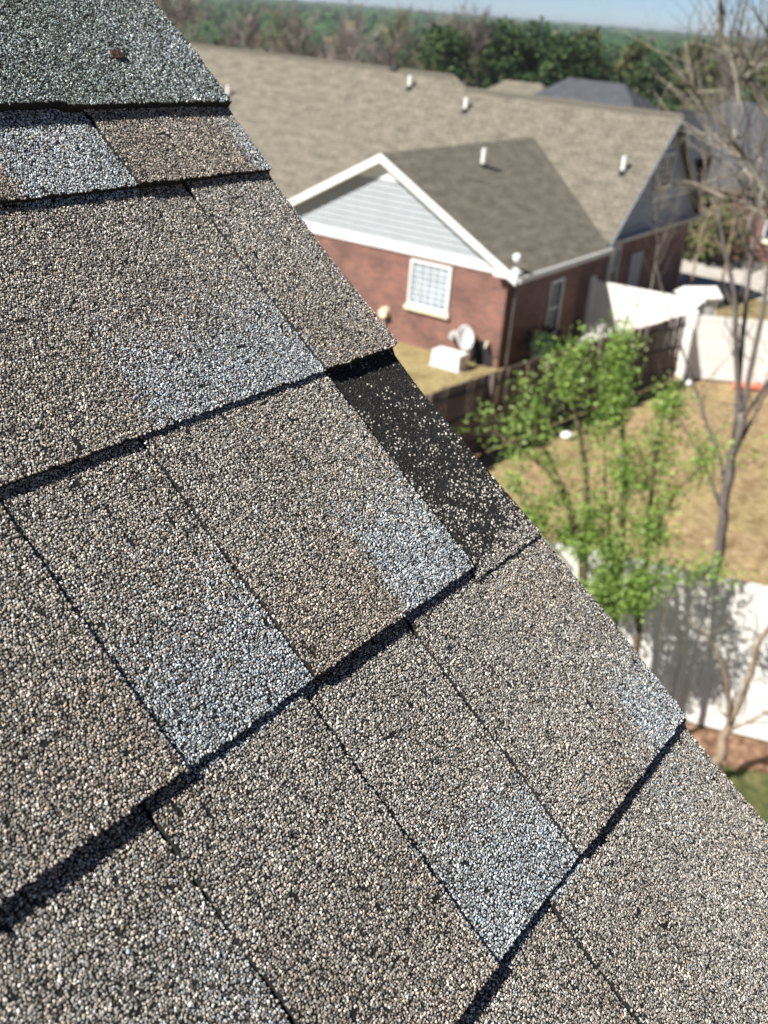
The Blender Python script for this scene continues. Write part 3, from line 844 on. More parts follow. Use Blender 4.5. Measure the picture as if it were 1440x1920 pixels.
wall_with('frieze_board', [(29.35, GY0-0.05, EZ+0.0), (36.95, GY0-0.05, EZ+0.0), (36.95, GY0-0.05, EZ+0.30), (29.35, GY0-0.05, EZ+0.30)], (0, 0.046, 0), M['metal'], bh)
mb = MB(); mb.box((29.3, YE-0.02, EZ+0.05), (37.2, GY0-0.052, EZ+0.16)); mb.build('gutter', M['metal'], bh)
for s in (-1, 1):
    xe = MRX+s*(MRX-MX)
    p, q = Vector((MRX, YE+.004, MRZ-0.02)), Vector((xe, YE+.004, 2.64))
    wall_with('barge_board', [p, q, q-Vector((0, 0, .2)), p-Vector((0, 0, .2))], (0, -0.03, 0), M['siding_dark'], bh)
# windows
grid_window(bh, (GX-0.002, 15.05, 1.13), (0, -1, 0), 1.30, 1.24, (-1, 0, 0), 5, 7, (M['white'], M['blind']))
grid_window(bh, (26.15, GY0-0.002, 0.32), (1, 0, 0), 0.78, 1.62, (0, -1, 0), 2, 2, (M['white'], M['glass']), split=False, bar=0.05)
grid_window(bh, (32.55, GY0-0.036, 3.62), (1, 0, 0), 1.35, 1.28, (0, -1, 0), 4, 2, (M['white'], M['glass']), bar=0.05, name='gable_window')
grid_window(bh, (30.0, GY0-0.002, 0.95), (1, 0, 0), 0.75, 1.4, (0, -1, 0), 1, 2, (M['white'], M['glass']), bar=0.05)
m_ = MB(); m_.box((31.75, GY0-0.06, 0.02), (32.7, GY0+0.002, 1.95)); m_.build('door', M['siding'], bh)
# round-headed crawl opening near the wall corner: flat panel, its shade painted near-black
mb = MB()
arc = [(GX-0.004, 12.60+0.36*math.cos(t), 0.30+0.36*math.sin(t)) for t in [math.pi*i/12 for i in range(13)]]+[(GX-0.004, 12.24, 0.0), (GX-0.004, 12.96, 0.0)]
mb.prism(arc, (0.003, 0, 0)); mb.build('crawl_shade_panel', M['dark'], bh)
mb = MB()
for i in range(12):
    t0, t1 = math.pi*i/12, math.pi*(i+1)/12
    pts = [(GX-0.03, 12.60+r_*math.cos(t), 0.30+r_*math.sin(t)) for r_, t in ((0.36, t0), (0.46, t0), (0.46, t1), (0.36, t1))]
    mb.prism(pts, (0.025, 0, 0))
mb.build('arch_surround', M['brick'], bh)
# plumbing vents on the roof planes
def vent(x, y, z, h=0.36, r=0.075):
    m_ = MB(); m_.tube([(x, y, z-0.15), (x, y, z+h)], [r, r], 12); o_ = m_.build('vent_pipe', M['vinyl'], bh)
    m2 = MB(); m2.tube([(x, y, z-0.10), (x, y, z+0.07)], [r*2.0, r*1.15], 12); m2.build('vent_collar', M['dark'], o_)
    return o_
for (x, y) in ((31.75, 29.22), (33.0, 21.75), (32.47, 19.07), (31.25, 12.62)): vent(x, y, mainz(x), 0.40 if y > 12.7 else 0.48)
vent(27.27, 15.25, gz(15.25), 0.48)

# things along the brick wall
mt = empty('electric_meter', (23.5, 15.75, 0.75), 'round cream electric meter on the sunlit brick wall', 'meter')
mb = MB(); mb.tube([(0.09, 0, 0), (-0.09, 0, 0)], [0.15, 0.13], 16); mb.build('meter_cover', M['cream'], mt, smooth=False)
mb = MB(); mb.tube([(0.03, 0, -0.1), (0.03, 0, -0.74)], [0.025, 0.025], 8); mb.build('conduit', M['metal'], mt)
dish = empty('satellite_dish', (23.2, 12.95, 0.0), 'white satellite dish standing by the brick wall near its corner', 'satellite dish')
mb = MB()
rows_, seg = 6, 24; nd = Vector((-0.55, -0.70, 0.45)).normalized(); au = nd.cross(Vector((0, 0, 1))).normalized(); bu = au.cross(nd)
cen = Vector((0, 0, 0.72)); vs = []; fs = []
for off in (0, 0.012):
    for i in range(rows_+1):
        rr_ = i/rows_
        for k in range(seg):
            t = 2*math.pi*k/seg
            vs.append(cen+au*(0.24*rr_*math.cos(t))+bu*(0.34*rr_*math.sin(t))+nd*(0.09*rr_*rr_-off))
nr = (rows_+1)*seg
for L_ in (0, 1):
    for i in range(rows_):
        for k in range(seg):
            a = L_*nr+i*seg+k; b_ = L_*nr+i*seg+(k+1) % seg; fs.append((a, b_, b_+seg, a+seg))
for k in range(seg): fs.append((rows_*seg+k, rows_*seg+(k+1) % seg, nr+rows_*seg+(k+1) % seg, nr+rows_*seg+k))
mb.add(vs, fs); mb.build('reflector', M['white'], dish, smooth=True)
mb = MB(); mb.tube([(0.12, 0.05, 0), (0.10, 0.05, 0.45), (0.0, 0.0, 0.70)], [0.03, 0.03, 0.025], 8); mb.build('mast', M['metal'], dish)
mb = MB(); mb.tube([cen-bu*0.36, cen-bu*0.2+nd*0.36], [0.012, 0.012], 6); mb.tube([cen-bu*0.22+nd*0.33, cen-bu*0.18+nd*0.43], [0.035, 0.03], 8); mb.build('feed_arm', M['metal'], dish)
bx = empty('utility_box', (22.75, 13.08, 0), 'low white utility box on the grass beside the satellite dish', 'utility box')
mb = MB(); mb.box((-0.22, -0.42, 0.03), (0.22, 0.42, 0.40)); mb.build('cabinet', M['white'], bx)
mb = MB(); mb.box((-0.23, -0.43, 0.402), (0.23, 0.43, 0.43)); mb.build('lid', M['white'], bx)
mb = MB(); mb.box((-0.30, -0.50, 0.0), (0.30, 0.50, 0.028)); mb.build('base_pad', conc, bx)
pot = empty('hose_reel', (23.42, 13.45, 0.62), 'small round grey hose holder on the brick wall left of the dish', 'hose holder')
mb = MB(); mb.tube([(0.17, 0, 0), (0.05, 0, 0), (0.04, 0, 0), (-0.08, 0, 0)], [0.13, 0.13, 0.07, 0.07], 14); mb.build('reel', M['metal'], pot)
lamp = empty('wall_tap', (23.5, 12.42, 0.62), 'small brass garden tap on the brick wall above the round-headed opening', 'tap')
mb = MB(); mb.tube([(0.1, 0, 0), (-0.06, 0, 0), (-0.08, 0, -0.08)], [0.03, 0.03, 0.025], 8); mb.build('spout', M['cream'], lamp)
mb = MB(); mb.tube([(-0.03, 0, 0.03), (-0.03, 0, 0.07)], [0.05, 0.05], 10); mb.build('tap_handle', M['cream'], lamp)

# ------------------------------------------------------------------ fences
def wooden_fence():
    fe = empty('wooden_fence', (0, 0, 0), 'weathered dark brown wooden privacy fence between the two yards', 'fence')
    P0, P1 = Vector((9.9, 10.05, 0)), Vector((26.35, 8.25, 0))
    # follows the measured line: slight bow
    def pt(t):
        p = P0.lerp(P1, t); p.y += 0.30*math.sin(math.pi*t)*1.0; return p
    L_ = (P1-P0).length; n_ = int(L_/0.148)
    rr = random.Random(5)
    d = (P1-P0).normalized(); nr_ = Vector((d.y, -d.x, 0))
    base = None
    meshes = []
    for k in range(6):
        m_ = MB(); h = 1.80+rr.uniform(-0.025, 0.025); w = 0.068; th = 0.018
        prof = [(-w, 0.03), (w, 0.03), (w, h-0.03), (w-0.03, h), (-w+0.03, h), (-w, h-0.03)]
        m_.prism([(x, -th/2, z) for x, z in prof], (0, th, 0)); me = m_.mesh('picket'); me.materials.append(M['wood']); meshes.append(me)
    ang = math.atan2(d.y, d.x)
    for i in range(n_):
        p = pt((i+0.5)/n_)
        o_ = bpy.data.objects.new('picket', rr.choice(meshes)); COL.objects.link(o_); o_.parent = fe
        o_.location = p+nr_*rr.uniform(-0.004, 0.004); o_.rotation_euler = (rr.uniform(-.006, .006), rr.uniform(-.012, .012), ang+rr.uniform(-.02, .02))
    for t0 in range(8):
        for z in (0.35, 1.0, 1.55):
            m_ = MB(); a, b_ = pt(t0/8)+nr_*0.035, pt((t0+1)/8)+nr_*0.035
            a.z = b_.z = z; m_.beam(a, b_, 0.035, 0.085); m_.build('rail', M['wood'], fe)
        p = pt(t0/8)+nr_*0.10
        m_ = MB(); m_.box((p.x-.045, p.y-.045, 0), (p.x+.045, p.y+.045, 1.83)); m_.build('post', M['wood'], fe)
    return fe
wooden_fence()


def vinyl_fence(pts, h, label, board=0.152, loc=None):
    fe = empty('white_vinyl_fence', (0, 0, 0), label, 'fence', 'white vinyl fences')
    for (a, b_) in zip(pts[:-1], pts[1:]):
        a = Vector((*a, 0)); b_ = Vector((*b_, 0)); L_ = (b_-a).length; d = (b_-a).normalized(); ang = math.atan2(d.y, d.x)
        ns = max(1, round(L_/2.4)); sl = L_/ns
        nb = max(1, int((sl-0.14)/board)); bw = (sl-0.14)/nb
        m_ = MB(); m_.box((-bw/2+0.003, -0.018, 0.17), (bw/2-0.003, 0.018, h-0.12)); bm_ = m_.mesh('fence_board'); bm_.materials.append(M['vinyl'])
        for s in range(ns):
            q = a+d*(s*sl)
            for k in range(nb):
                o_ = bpy.data.objects.new('fence_board', bm_); COL.objects.link(o_); o_.parent = fe
                o_.location = q+d*(0.07+(k+0.5)*bw); o_.rotation_euler = (0, 0, ang)
            for z0, z1 in ((0.05, 0.17), (h-0.13, h)):
                m_ = MB(); A = q+d*0.065; B = q+d*(sl-0.065); A.z = B.z = (z0+z1)/2; m_.beam(A, B, 0.05, z1-z0); m_.build('rail', M['vinyl'], fe)
        for s in range(ns+1):
            q = a+d*(s*sl)
            m_ = MB(); m_.box((-.0635, -.0635, 0), (.0635, .0635, h+0.06)); po = m_.build('post', M['vinyl'], fe); po.location = q; po.rotation_euler = (0, 0, ang)
            m_ = MB(); t_ = 0.075
            m_.add([(-t_, -t_, h+.061), (t_, -t_, h+.061), (t_, t_, h+.061), (-t_, t_, h+.061), (-t_, -t_, h+.085), (t_, -t_, h+.085), (t_, t_, h+.085), (-t_, t_, h+.085), (0, 0, h+.14)],
                   [(0, 3, 2, 1), (0, 1, 5, 4), (1, 2, 6, 5), (2, 3, 7, 6), (3, 0, 4, 7), (4, 5, 8), (5, 6, 8), (6, 7, 8), (7, 4, 8)])
            m_.build('post_cap', M['vinyl'], po)
    return fe
A_, B_ = fl(-5.3), fl(9.5)
vinyl_fence([(A_.x, A_.y), (B_.x, B_.y)], 2.27, 'near white vinyl fence dappled with branch shadows, behind the leafy trees')
vinyl_fence([(26.75, 8.15), (30.3, 2.6)], 1.75, 'white vinyl fence at the far end of the brown yard, right of the wooden fence')
vinyl_fence([(28.15, 11.7), (28.5, 8.55), (27.0, 8.35)], 1.75, 'white vinyl fence joining the brick house to the end of the wooden fence')

# ------------------------------------------------------------------ small white shed beyond the fence corner
shed = empty('garden_shed', (31.4, 9.6, -0.12), 'small low white shed just behind the fence corner, only its top showing', 'shed')
shed.rotation_euler = (0, 0, R(-38))
m_ = MB(); m_.box((-.5, -.38, 0), (.5, .38, 1.34)); m_.build('wall', M['vinyl'], shed)
m_ = MB()
m_.prism([(-.58, -.46, 1.30), (-.58, .46, 1.30), (-.58, .46, 1.34), (-.58, 0, 1.60), (-.58, -.46, 1.34)], (1.16, 0, 0)); m_.build('roof', M['vinyl'], shed)
m_ = MB(); m_.box((-.3, -.40, .05), (.3, -.381, 1.2)); m_.build('door', M['white'], shed)

# ------------------------------------------------------------------ trees
def crown_mesh(name, pts, size, palette, seed, fold=0.3, up=0.3, weights=None):
    """leaf quads, each folded along its midrib"""
    rr = np.random.default_rng(seed)
    n_ = len(pts)
    nrm = rr.normal(0, 1, (n_, 3)); nrm[:, 2] = np.abs(nrm[:, 2])+up; nrm /= np.linalg.norm(nrm, axis=1)[:, None]
    t = rr.normal(0, 1, (n_, 3)); t -= (t*nrm).sum(1)[:, None]*nrm; t /= np.linalg.norm(t, axis=1)[:, None]
    b_ = np.cross(nrm, t)
    s = (size*rr.uniform(0.6, 1.25, n_))[:, None]
    p = np.asarray(pts)
    V = np.stack([p-t*s*0.5, p+b_*s*0.33-nrm*s*fold*0.3, p+t*s*0.5, p-b_*s*0.33-nrm*s*fold*0.3], 1).reshape(-1, 3)
    i = np.arange(n_)*4
    F = np.concatenate([np.stack([i, i+1, i+2], 1), np.stack([i, i+2, i+3], 1)])
    pal = np.asarray(palette); c = pal[rr.choice(len(pal), n_, p=weights)]*rr.uniform(0.75, 1.25, (n_, 1))
    C = np.repeat(np.concatenate([np.clip(c, 0, .8), np.ones((n_, 1))], 1), 4, axis=0)
    return raw_mesh(name, V, F, C)


def smooth_path(pts, n=4):
    pts = [Vector(p) for p in pts]
    out = []
    for i in range(len(pts)-1):
        p0, p1, p2, p3 = pts[max(i-1, 0)], pts[i], pts[i+1], pts[min(i+2, len(pts)-1)]
        for k in range(n):
            t = k/n
            out.append(0.5*((2*p1)+(p2-p0)*t+(2*p0-5*p1+4*p2-p3)*t*t+(3*p1-3*p2+p3-p0)*t**3))
    out.append(pts[-1]); return out


def twigs(mb, path, rads, rr, n, length, level=2, n_side=3, spread=0.9, up=0.35, tips=None):
    for _ in range(n):
        i = rr.randrange(1, len(path)); p = path[i]; d = (path[i]-path[i-1]).normalized()
        v = Vector((rr.gauss(0, 1), rr.gauss(0, 1), rr.gauss(0, 1))).normalized()
        dirv = (d*(1-spread*0.5)+v*spread+Vector((0, 0, up))).normalized()
        L_ = length*rr.uniform(0.5, 1.2); r = min(rads[i]*0.5, 0.004+L_*0.009)
        pts = [p]; k = 4
        for s in range(k):
            dirv = (dirv+Vector((rr.gauss(0, .16), rr.gauss(0, .16), rr.gauss(0.06, .12)))).normalized()
            pts.append(pts[-1]+dirv*L_/k)
        rs = [r*(1-0.8*s/k) for s in range(k+1)]
        mb.tube(pts, rs, n_side, cap=False)
        if tips is not None: tips.extend(pts[1:])
        if level > 0: twigs(mb, pts, rs, rr, 3 if level > 1 else 3, L_*0.55, level-1, n_side, spread, up, tips)


def bare_tree(name, label, limbs, mat, seed, twig_n=6, twig_len=0.9, level=2, group=None, root=None):
    rr = random.Random(seed)
    base = Vector(limbs[0][0][0])
    t = empty(name, root or (base.x, base.y, 0), label, 'tree', group)
    off = Vector(t.location)
    for i, (pts, r_a, r_b) in enumerate(limbs):
        path = smooth_path([Vector(p)-off for p in pts]); n_ = len(path)
        rads = [0.82*(r_a+(r_b-r_a)*k/(n_-1)) for k in range(n_)]
        path = [p+Vector((rr.gauss(0, r_b*.3), rr.gauss(0, r_b*.3), 0)) if 0 < k < n_-1 else p for k, p in enumerate(path)]
        m_ = MB(); m_.tube(path, rads, 9); m_.build('trunk' if i == 0 else 'limb', mat, t, smooth=True)
        if i > 0 or len(limbs) == 1:
            tw = MB(); twigs(tw, path, rads, rr, twig_n, twig_len, level)
            o_ = link_mesh('twigs', tw.mesh('twigs', recalc=False), mat, t); o_['kind'] = 'stuff'
    return t

# tree behind the near fence: many rising limbs
bare_tree('bare_tree', 'bare grey tree with upswept limbs in the brown yard behind the near fence', [
    ([(14.26, 3.2, 0.0), (14.24, 3.22, 0.9), (14.22, 3.3, 1.81), (14.2, 3.39, 2.74), (14.2, 3.40, 3.69)], .115, .075),
    ([(14.2, 3.39, 3.6), (14.05, 3.65, 4.63), (13.93, 3.8, 5.35), (13.77, 4.08, 6.06), (13.61, 4.31, 6.97), (13.42, 4.65, 7.87)], .055, .012),
    ([(14.2, 3.39, 3.6), (14.24, 3.43, 4.39), (14.28, 3.5, 5.52), (14.3, 3.63, 6.35), (14.3, 3.8, 7.63)], .055, .014),
    ([(14.2, 3.36, 2.5), (14.28, 3.59, 2.95), (14.31, 3.93, 3.45), (14.33, 4.28, 4.03), (14.34, 4.65, 4.62), (14.33, 5.06, 5.38)], .042, .008),
    ([(14.2, 3.39, 3.55), (13.96, 3.1, 4.27), (13.72, 2.79, 4.95), (13.6, 2.5, 5.6)], .04, .01),
    ([(14.19, 3.41, 3.3), (14.23, 3.7, 5.23), (14.3, 3.83, 6.18), (14.36, 3.97, 6.97), (14.37, 4.29, 8.21)], .045, .012),
    ([(14.2, 3.38, 3.0), (14.5, 3.2, 4.0), (14.7, 3.0, 5.2), (14.8, 2.9, 6.4)], .035, .01),
    ([(14.2, 3.38, 2.2), (14.0, 3.7, 2.9), (13.9, 4.1, 3.4), (13.85, 4.4, 4.1)], .03, .007),
], M['bark'], 3, twig_n=14, twig_len=0.9)
# big pale tree whose trunk stands right of the frame
bare_tree('bare_tree', 'pale lichen-spotted bare tree whose long limbs reach in at the upper right', [
    ([(11.7, 0.75, 0.0), (11.55, 1.05, 2.0), (11.42, 1.5, 4.0), (11.34, 1.91, 5.29), (11.22, 2.36, 6.34)], .13, .055),
    ([(11.22, 2.36, 6.34), (11.06, 2.85, 7.42), (10.97, 3.05, 7.75), (10.86, 3.29, 8.01), (10.76, 3.49, 8.23), (10.69, 3.57, 8.41), (10.64, 3.63, 8.68), (10.57, 3.71, 9.4)], .055, .030),
    ([(10.81, 3.3, 8.02), (10.84, 3.2, 8.21), (10.85, 3.16, 8.44), (10.83, 3.22, 8.84)], .03, .018),
    ([(11.13, 2.46, 6.5), (10.95, 2.86, 6.97), (10.79, 3.11, 7.31), (10.66, 3.26, 7.48), (10.51, 3.48, 7.74), (10.37, 3.63, 7.94), (10.24, 3.73, 8.3)], .042, .014),
    ([(11.08, 2.5, 6.5), (11.14, 3.04, 7.03), (11.22, 3.31, 7.25), (11.3, 3.57, 7.41), (11.36, 3.86, 7.62)], .034, .010),
    ([(11.25, 2.3, 6.2), (11.25, 2.83, 6.69), (11.27, 3.14, 6.82), (11.27, 3.5, 6.89), (11.27, 3.81, 6.96), (11.28, 4.09, 6.84)], .036, .008),
    ([(11.38, 1.7, 4.1), (11.5, 1.9, 4.9), (11.6, 2.3, 5.6), (11.6, 2.7, 6.1)], .03, .01),
], M['bark_pale'], 8, twig_n=34, twig_len=0.95)
# small forked tree on our side of the near fence
bare_tree('bare_tree', 'small forked bare tree with tan trunk in the mulch before the near white fence', [
    ([(11.03, 1.95, 0.0), (11.03, 1.92, 0.35), (11.03, 1.92, 0.69), (11.04, 1.89, 1.14)], .085, .06),
    ([(11.04, 1.91, 0.92), (10.94, 1.97, 1.24), (10.85, 2.06, 1.63), (10.74, 2.2, 1.96), (10.62, 2.34, 2.21), (10.49, 2.56, 2.4)], .048, .010),
    ([(11.04, 1.89, 1.08), (11.01, 1.85, 1.49), (10.97, 1.82, 1.9), (10.93, 1.84, 2.1), (10.9, 1.76, 2.4), (10.88, 1.64, 2.88), (10.9, 1.5, 3.6)], .052, .02),
    ([(11.04, 1.88, 0.85), (10.93, 1.72, 1.09), (10.83, 1.51, 1.41), (10.72, 1.3, 1.69)], .025, .010),
], M['bark_tan'], 12, twig_n=9, twig_len=0.6)

# leafy young trees, each a cluster of slender stems
LEAFPAL = [(.26, .40, .075), (.18, .31, .055), (.35, .49, .13), (.10, .18, .04), (.46, .56, .24)]
LW = [.34, .26, .2, .12, .08]
def leafy_tree(label, stems, seed, leaf_n=1500, sz=0.05):
    rr = random.Random(seed); base = Vector(stems[0][0][0])
    t = empty('leafy_tree', (base.x, base.y, 0), label, 'tree', 'leafy young trees by the near fence'); off = Vector(t.location)
    tips = []
    for i, (pts, ra, rb) in enumerate(stems):
        path = smooth_path([Vector(p)-off for p in pts]); n_ = len(path); rads = [ra+(rb-ra)*k/(n_-1) for k in range(n_)]
        m_ = MB(); m_.tube(path, rads, 8); m_.build('trunk' if i == 0 else 'stem', M['bark_green'], t, smooth=True)
        tw = MB(); cut = int(n_*(0.26 if i == 0 else 0.15))
        twigs(tw, path[cut:], rads[cut:], rr, max(8, int(n_*1.3)), 0.34, 1, 3, 0.75, 0.35, tips)
        o_ = link_mesh('twigs', tw.mesh('twigs', recalc=False), M['bark_green'], t); o_['kind'] = 'stuff'
        tips.extend(path[cut+2:])
    pts = []; zlo = 1.6; zhi = max(q.z for q in tips)
    for _ in range(leaf_n):
        if _ % 15 == 0:
            zt_ = rr.uniform(zlo, zhi); hub = min(rr.sample(tips, 14), key=lambda q: abs(q.z-zt_))
        p = hub; pts.append((p.x+rr.gauss(0, .085), p.y+rr.gauss(0, .085), p.z+rr.gauss(0, .085)))
    o_ = link_mesh('crown', crown_mesh('crown', pts, sz, LEAFPAL, seed, weights=LW), M['leaf'], t); o_['kind'] = 'stuff'
    return t
leafy_tree('leafy young tree with tall thin twin stems, the one nearest the wooden fence', [
    ([(10.34, 3.60, 0), (10.33, 3.77, 2.2), (10.32, 3.94, 3.54), (10.29, 4.17, 4.34), (10.26, 4.33, 4.66), (10.24, 4.42, 4.95)], .05, .008),
    ([(10.32, 3.75, 1.9), (10.27, 3.94, 3.08), (10.19, 4.33, 3.8), (10.12, 4.58, 4.2), (10.11, 4.7, 4.5)], .032, .006),
    ([(10.27, 4.0, 3.1), (10.13, 4.28, 3.7), (10.0, 4.82, 4.04), (9.93, 5.18, 4.15)], .022, .005),
    ([(10.27, 3.94, 2.6), (10.1, 4.3, 3.0), (10.0, 4.6, 3.4), (9.95, 4.8, 3.7)], .018, .005)], 21, 5400)
leafy_tree('leafy young tree with the tallest stem, middle one before the near fence', [
    ([(10.45, 3.22, 0), (10.46, 3.41, 2.4), (10.51, 3.58, 3.6), (10.55, 3.77, 4.38), (10.57, 3.92, 4.75), (10.60, 4.0, 5.1)], .05, .008),
    ([(10.47, 3.35, 2.0), (10.45, 3.6, 3.0), (10.45, 3.8, 3.7), (10.5, 3.95, 4.4)], .03, .006),
    ([(10.46, 3.3, 1.5), (10.38, 3.5, 2.3), (10.3, 3.62, 2.9), (10.3, 3.7, 3.4)], .022, .006),
    ([(10.46, 3.3, 1.4), (10.35, 3.45, 2.0), (10.30, 3.55, 2.4)], .018, .006)], 22, 7200)
leafy_tree('low leafy young tree spreading right, over the top rail of the near fence', [
    ([(10.6, 2.95, 0), (10.55, 3.13, 2.4), (10.57, 3.27, 3.55), (10.62, 3.35, 4.17), (10.68, 3.36, 4.61)], .045, .007),
    ([(10.5, 3.2, 2.7), (10.55, 3.15, 3.23), (10.67, 3.04, 3.79), (10.84, 2.82, 4.19)], .024, .005),
    ([(10.5, 3.1, 2.0), (10.43, 3.15, 2.44), (10.51, 2.9, 2.82), (10.6, 2.5, 2.95)], .022, .005)], 23, 5800)

# slender bare saplings against the brick house end
for i, (x, y, h, sd_) in enumerate(((30.8, 10.9, 4.4, 31), (33.6, 10.6, 5.0, 32), (35.6, 10.2, 5.4, 33))):
    lab = ('thin bare sapling before the brick end wall, next to the pale window', 'thin bare tree before the brick end wall, by the middle of the gable', 'thin bare tree at the far corner of the brick end wall')[i]
    bare_tree('bare_sapling', lab, [
        ([(x, y, 0), (x+.05, y, h*.35), (x, y+.05, h*.6)], .06, .03),
        ([(x, y+.05, h*.58), (x-.2, y+.2, h*.8), (x-.3, y+.2, h)], .03, .008),
        ([(x, y, h*.5), (x+.4, y-.1, h*.75), (x+.6, y-.2, h*.95)], .03, .008),
        ([(x, y, h*.4), (x-.3, y-.4, h*.65), (x-.5, y-.6, h*.85)], .025, .008)], M['bark_tan'] if i else M['bark'], sd_, twig_n=13, twig_len=1.1)

# bushes
def bush(name, label, x, y, rad, h, pal, seed, n=900, size=0.14):
    rr = np.random.default_rng(seed); z0 = terr(x, y)
    t = empty(name, (x, y, z0), label, 'bush')
    d = rr.normal(0, 1, (n, 3)); d /= np.linalg.norm(d, axis=1)[:, None]; d *= (rr.random((n, 1))**0.35)
    lump = 1+0.25*np.sin(d[:, :1]*5+seed)*np.sin(d[:, 1:2]*4)
    p = d*np.array([rad, rad, h/2])*lump; p[:, 2] += h/2
    o_ = link_mesh('foliage', crown_mesh('foliage', p, size, pal, seed), M['far_leaf'], t); o_['kind'] = 'stuff'
    m_ = MB(); m_.tube([(0, 0, 0), (0, 0, h*.5)], [.04, .02], 6); m_.build('stem', M['bark'], t)
GREEN = [(.045, .075, .02), (.03, .055, .018), (.07, .10, .03)]
DARKG = [(.012, .025, .012), (.02, .038, .018), (.03, .05, .02)]
bush('evergreen_shrub', 'dark evergreen shrub against the shaded brick side wall', 25.0, 11.4, .65, 1.1, DARKG, 41)
bush('evergreen_shrub', 'olive shrub at the far edge of the driveway lawn', 49.5, 15.2, 1.3, 1.7, GREEN, 42, size=.3)
bush('evergreen_shrub', 'small dark shrub beyond the driveway, beside the olive one', 47.8, 17.1, .9, 1.3, DARKG, 43, size=.25)
bush('evergreen_shrub', 'tall olive shrub before the red brick gable of the dark-roofed house', 42.3, 15.6, 1.5, 3.3, [(.085, .095, .035), (.06, .072, .028), (.14, .12, .07)], 46, n=1500, size=.28)
bush('evergreen_shrub', 'broad olive shrub before the dark-roofed house, right of the tall one', 42.8, 13.0, 1.7, 2.8, [(.085, .095, .035), (.06, .072, .028), (.16, .13, .08)], 47, n=1500, size=.28)
bush('blossom_shrub', 'white-flowering shrub before the white fence by the brick house', 25.9, 10.3, .55, 1.2, [(.6, .58, .55), (.09, .15, .04), (.7, .68, .66)], 44, size=.10)

# ------------------------------------------------------------------ small litter in the yards
def lump(name, label, cat, x, y, z, r, mat, seed, flat=0.6, group=None):
    rr = random.Random(seed); m_ = MB(); vs = []; fs = []; n_, k_ = 8, 5
    for j in range(k_+1):
        ph = math.pi*j/k_
        for i in range(n_):
            q = r*rr.uniform(.8, 1.15); vs.append((q*math.sin(ph)*math.cos(2*math.pi*i/n_), q*math.sin(ph)*math.sin(2*math.pi*i/n_), r*flat*(1+math.cos(ph))*.5*1.6))
    for j in range(k_):
        for i in range(n_): fs.append((j*n_+i, j*n_+(i+1) % n_, (j+1)*n_+(i+1) % n_, (j+1)*n_+i))
    m_.add(vs, fs); o_ = m_.build(name, mat, None, smooth=True); o_.location = (x, y, z); tag(o_, label, cat, group)
lump('white_stone', 'white stone on the soil at the foot of the wooden fence end', 'stone', 26.3, 7.85, 0, .16, M['vinyl'], 51)
lump('white_stone', 'white stone in the brown yard halfway along the wooden fence', 'stone', 20.4, 8.5, 0, .17, M['vinyl'], 52)
lump('white_stone', 'pale stone on the dry grass low beside the wooden fence, behind the leafy twigs', 'stone', 15.6, 7.6, 0, .14, M['vinyl'], 53)
toy = empty('plastic_edging', (28.0, 5.9, 0), 'orange-red plastic edging lying at the foot of the far white fence', 'edging')
for k in range(4):
    m_ = MB(); x0 = -0.75+k*.42; m_.tube([(x0*.5, -x0*.85, .10), (x0*.5+.18, -x0*.85-.3, .12)], [.10, .10], 8); m_.build('section', M['orange'], toy)
toy.location = (27.35, 6.2, 0)
pk = empty('leaf_pile', (0, 0, 0))
bpy.data.objects.remove(pk)

# ------------------------------------------------------------------ far houses
def hip_house(name, label, cx, cy, z0, ex, ey, eave_z, ridge_z, ridge_half, mats, wing=None):
    h = empty(name, (0, 0, 0), label, 'house')
    xa, xb, ya, yb = cx-ex, cx+ex, cy-ey, cy+ey
    R0, R1 = (cx, cy-ridge_half, ridge_z), (cx, cy+ridge_half, ridge_z)
    slope_poly('roof', [(xa, ya, eave_z), (xa, yb, eave_z), R1, R0], .05, mats[0], h, (0, 1, 0))
    slope_poly('roof', [(xb, ya, eave_z), (xb, yb, eave_z), R1, R0], .05, mats[0], h, (0, 1, 0))
    slope_poly('roof', [(xa, ya, eave_z), (xb, ya, eave_z), R0], .05, mats[0], h, (1, 0, 0))
    slope_poly('roof', [(xa, yb, eave_z), (xb, yb, eave_z), R1], .05, mats[0], h, (1, 0, 0))
    m_ = MB(); m_.box((xa+.4, ya+.4, z0), (xb-.4, yb-.4, eave_z-.03)); m_.build('wall', mats[1], h)
    m_ = MB()
    for (a, b_) in (((xa, ya), (xa, yb)), ((xa, ya), (xb, ya)), ((xb, ya), (xb, yb)), ((xa, yb), (xb, yb))):
        m_.beam((*a, eave_z-.1), (*b_, eave_z-.1), .05, .16)
    m_.build('fascia', M['metal'] if name != 'dark_roof_house' else M['bark'], h)
    for k in range(3):
        y = ya+1.6+k*(yb-ya-3.2)/2
        grid_window(h, (xa+.398, y+.5, z0+1.0), (0, -1, 0), 1.0, 1.4, (-1, 0, 0), 2, 2, (M['white'], M['glass']))
    if wing:
        wx, wy0, wy1, wz = wing; wyc = (wy0+wy1)/2; pz = wz+(wy1-wy0)*.5*.9
        wall_with('wall', [(wx, wy0, z0), (wx, wy1, z0), (wx, wy1, wz), (wx, wyc, pz), (wx, wy0, wz)], (xa+.39-wx, 0, 0), mats[1], h)
        for ye, s in ((wy0-.3, 1), (wy1+.3, -1)):
            zz = wz-.3*.9+.04
            slope_poly('roof', [(wx-.3, ye, zz), (xa+3.0, ye, zz), (xa+3.0, wyc, pz+.05), (wx-.3, wyc, pz+.05)], .05, mats[0], h, (1, 0, 0))
    return h
hip_house('charcoal_roof_house', 'house with charcoal hip roof showing above the tan ridge', 50, 22.3, -.3, 4.9, 6.2, 2.5, 5.9, 1.45, (M['slate_roof'], M['brick2']))
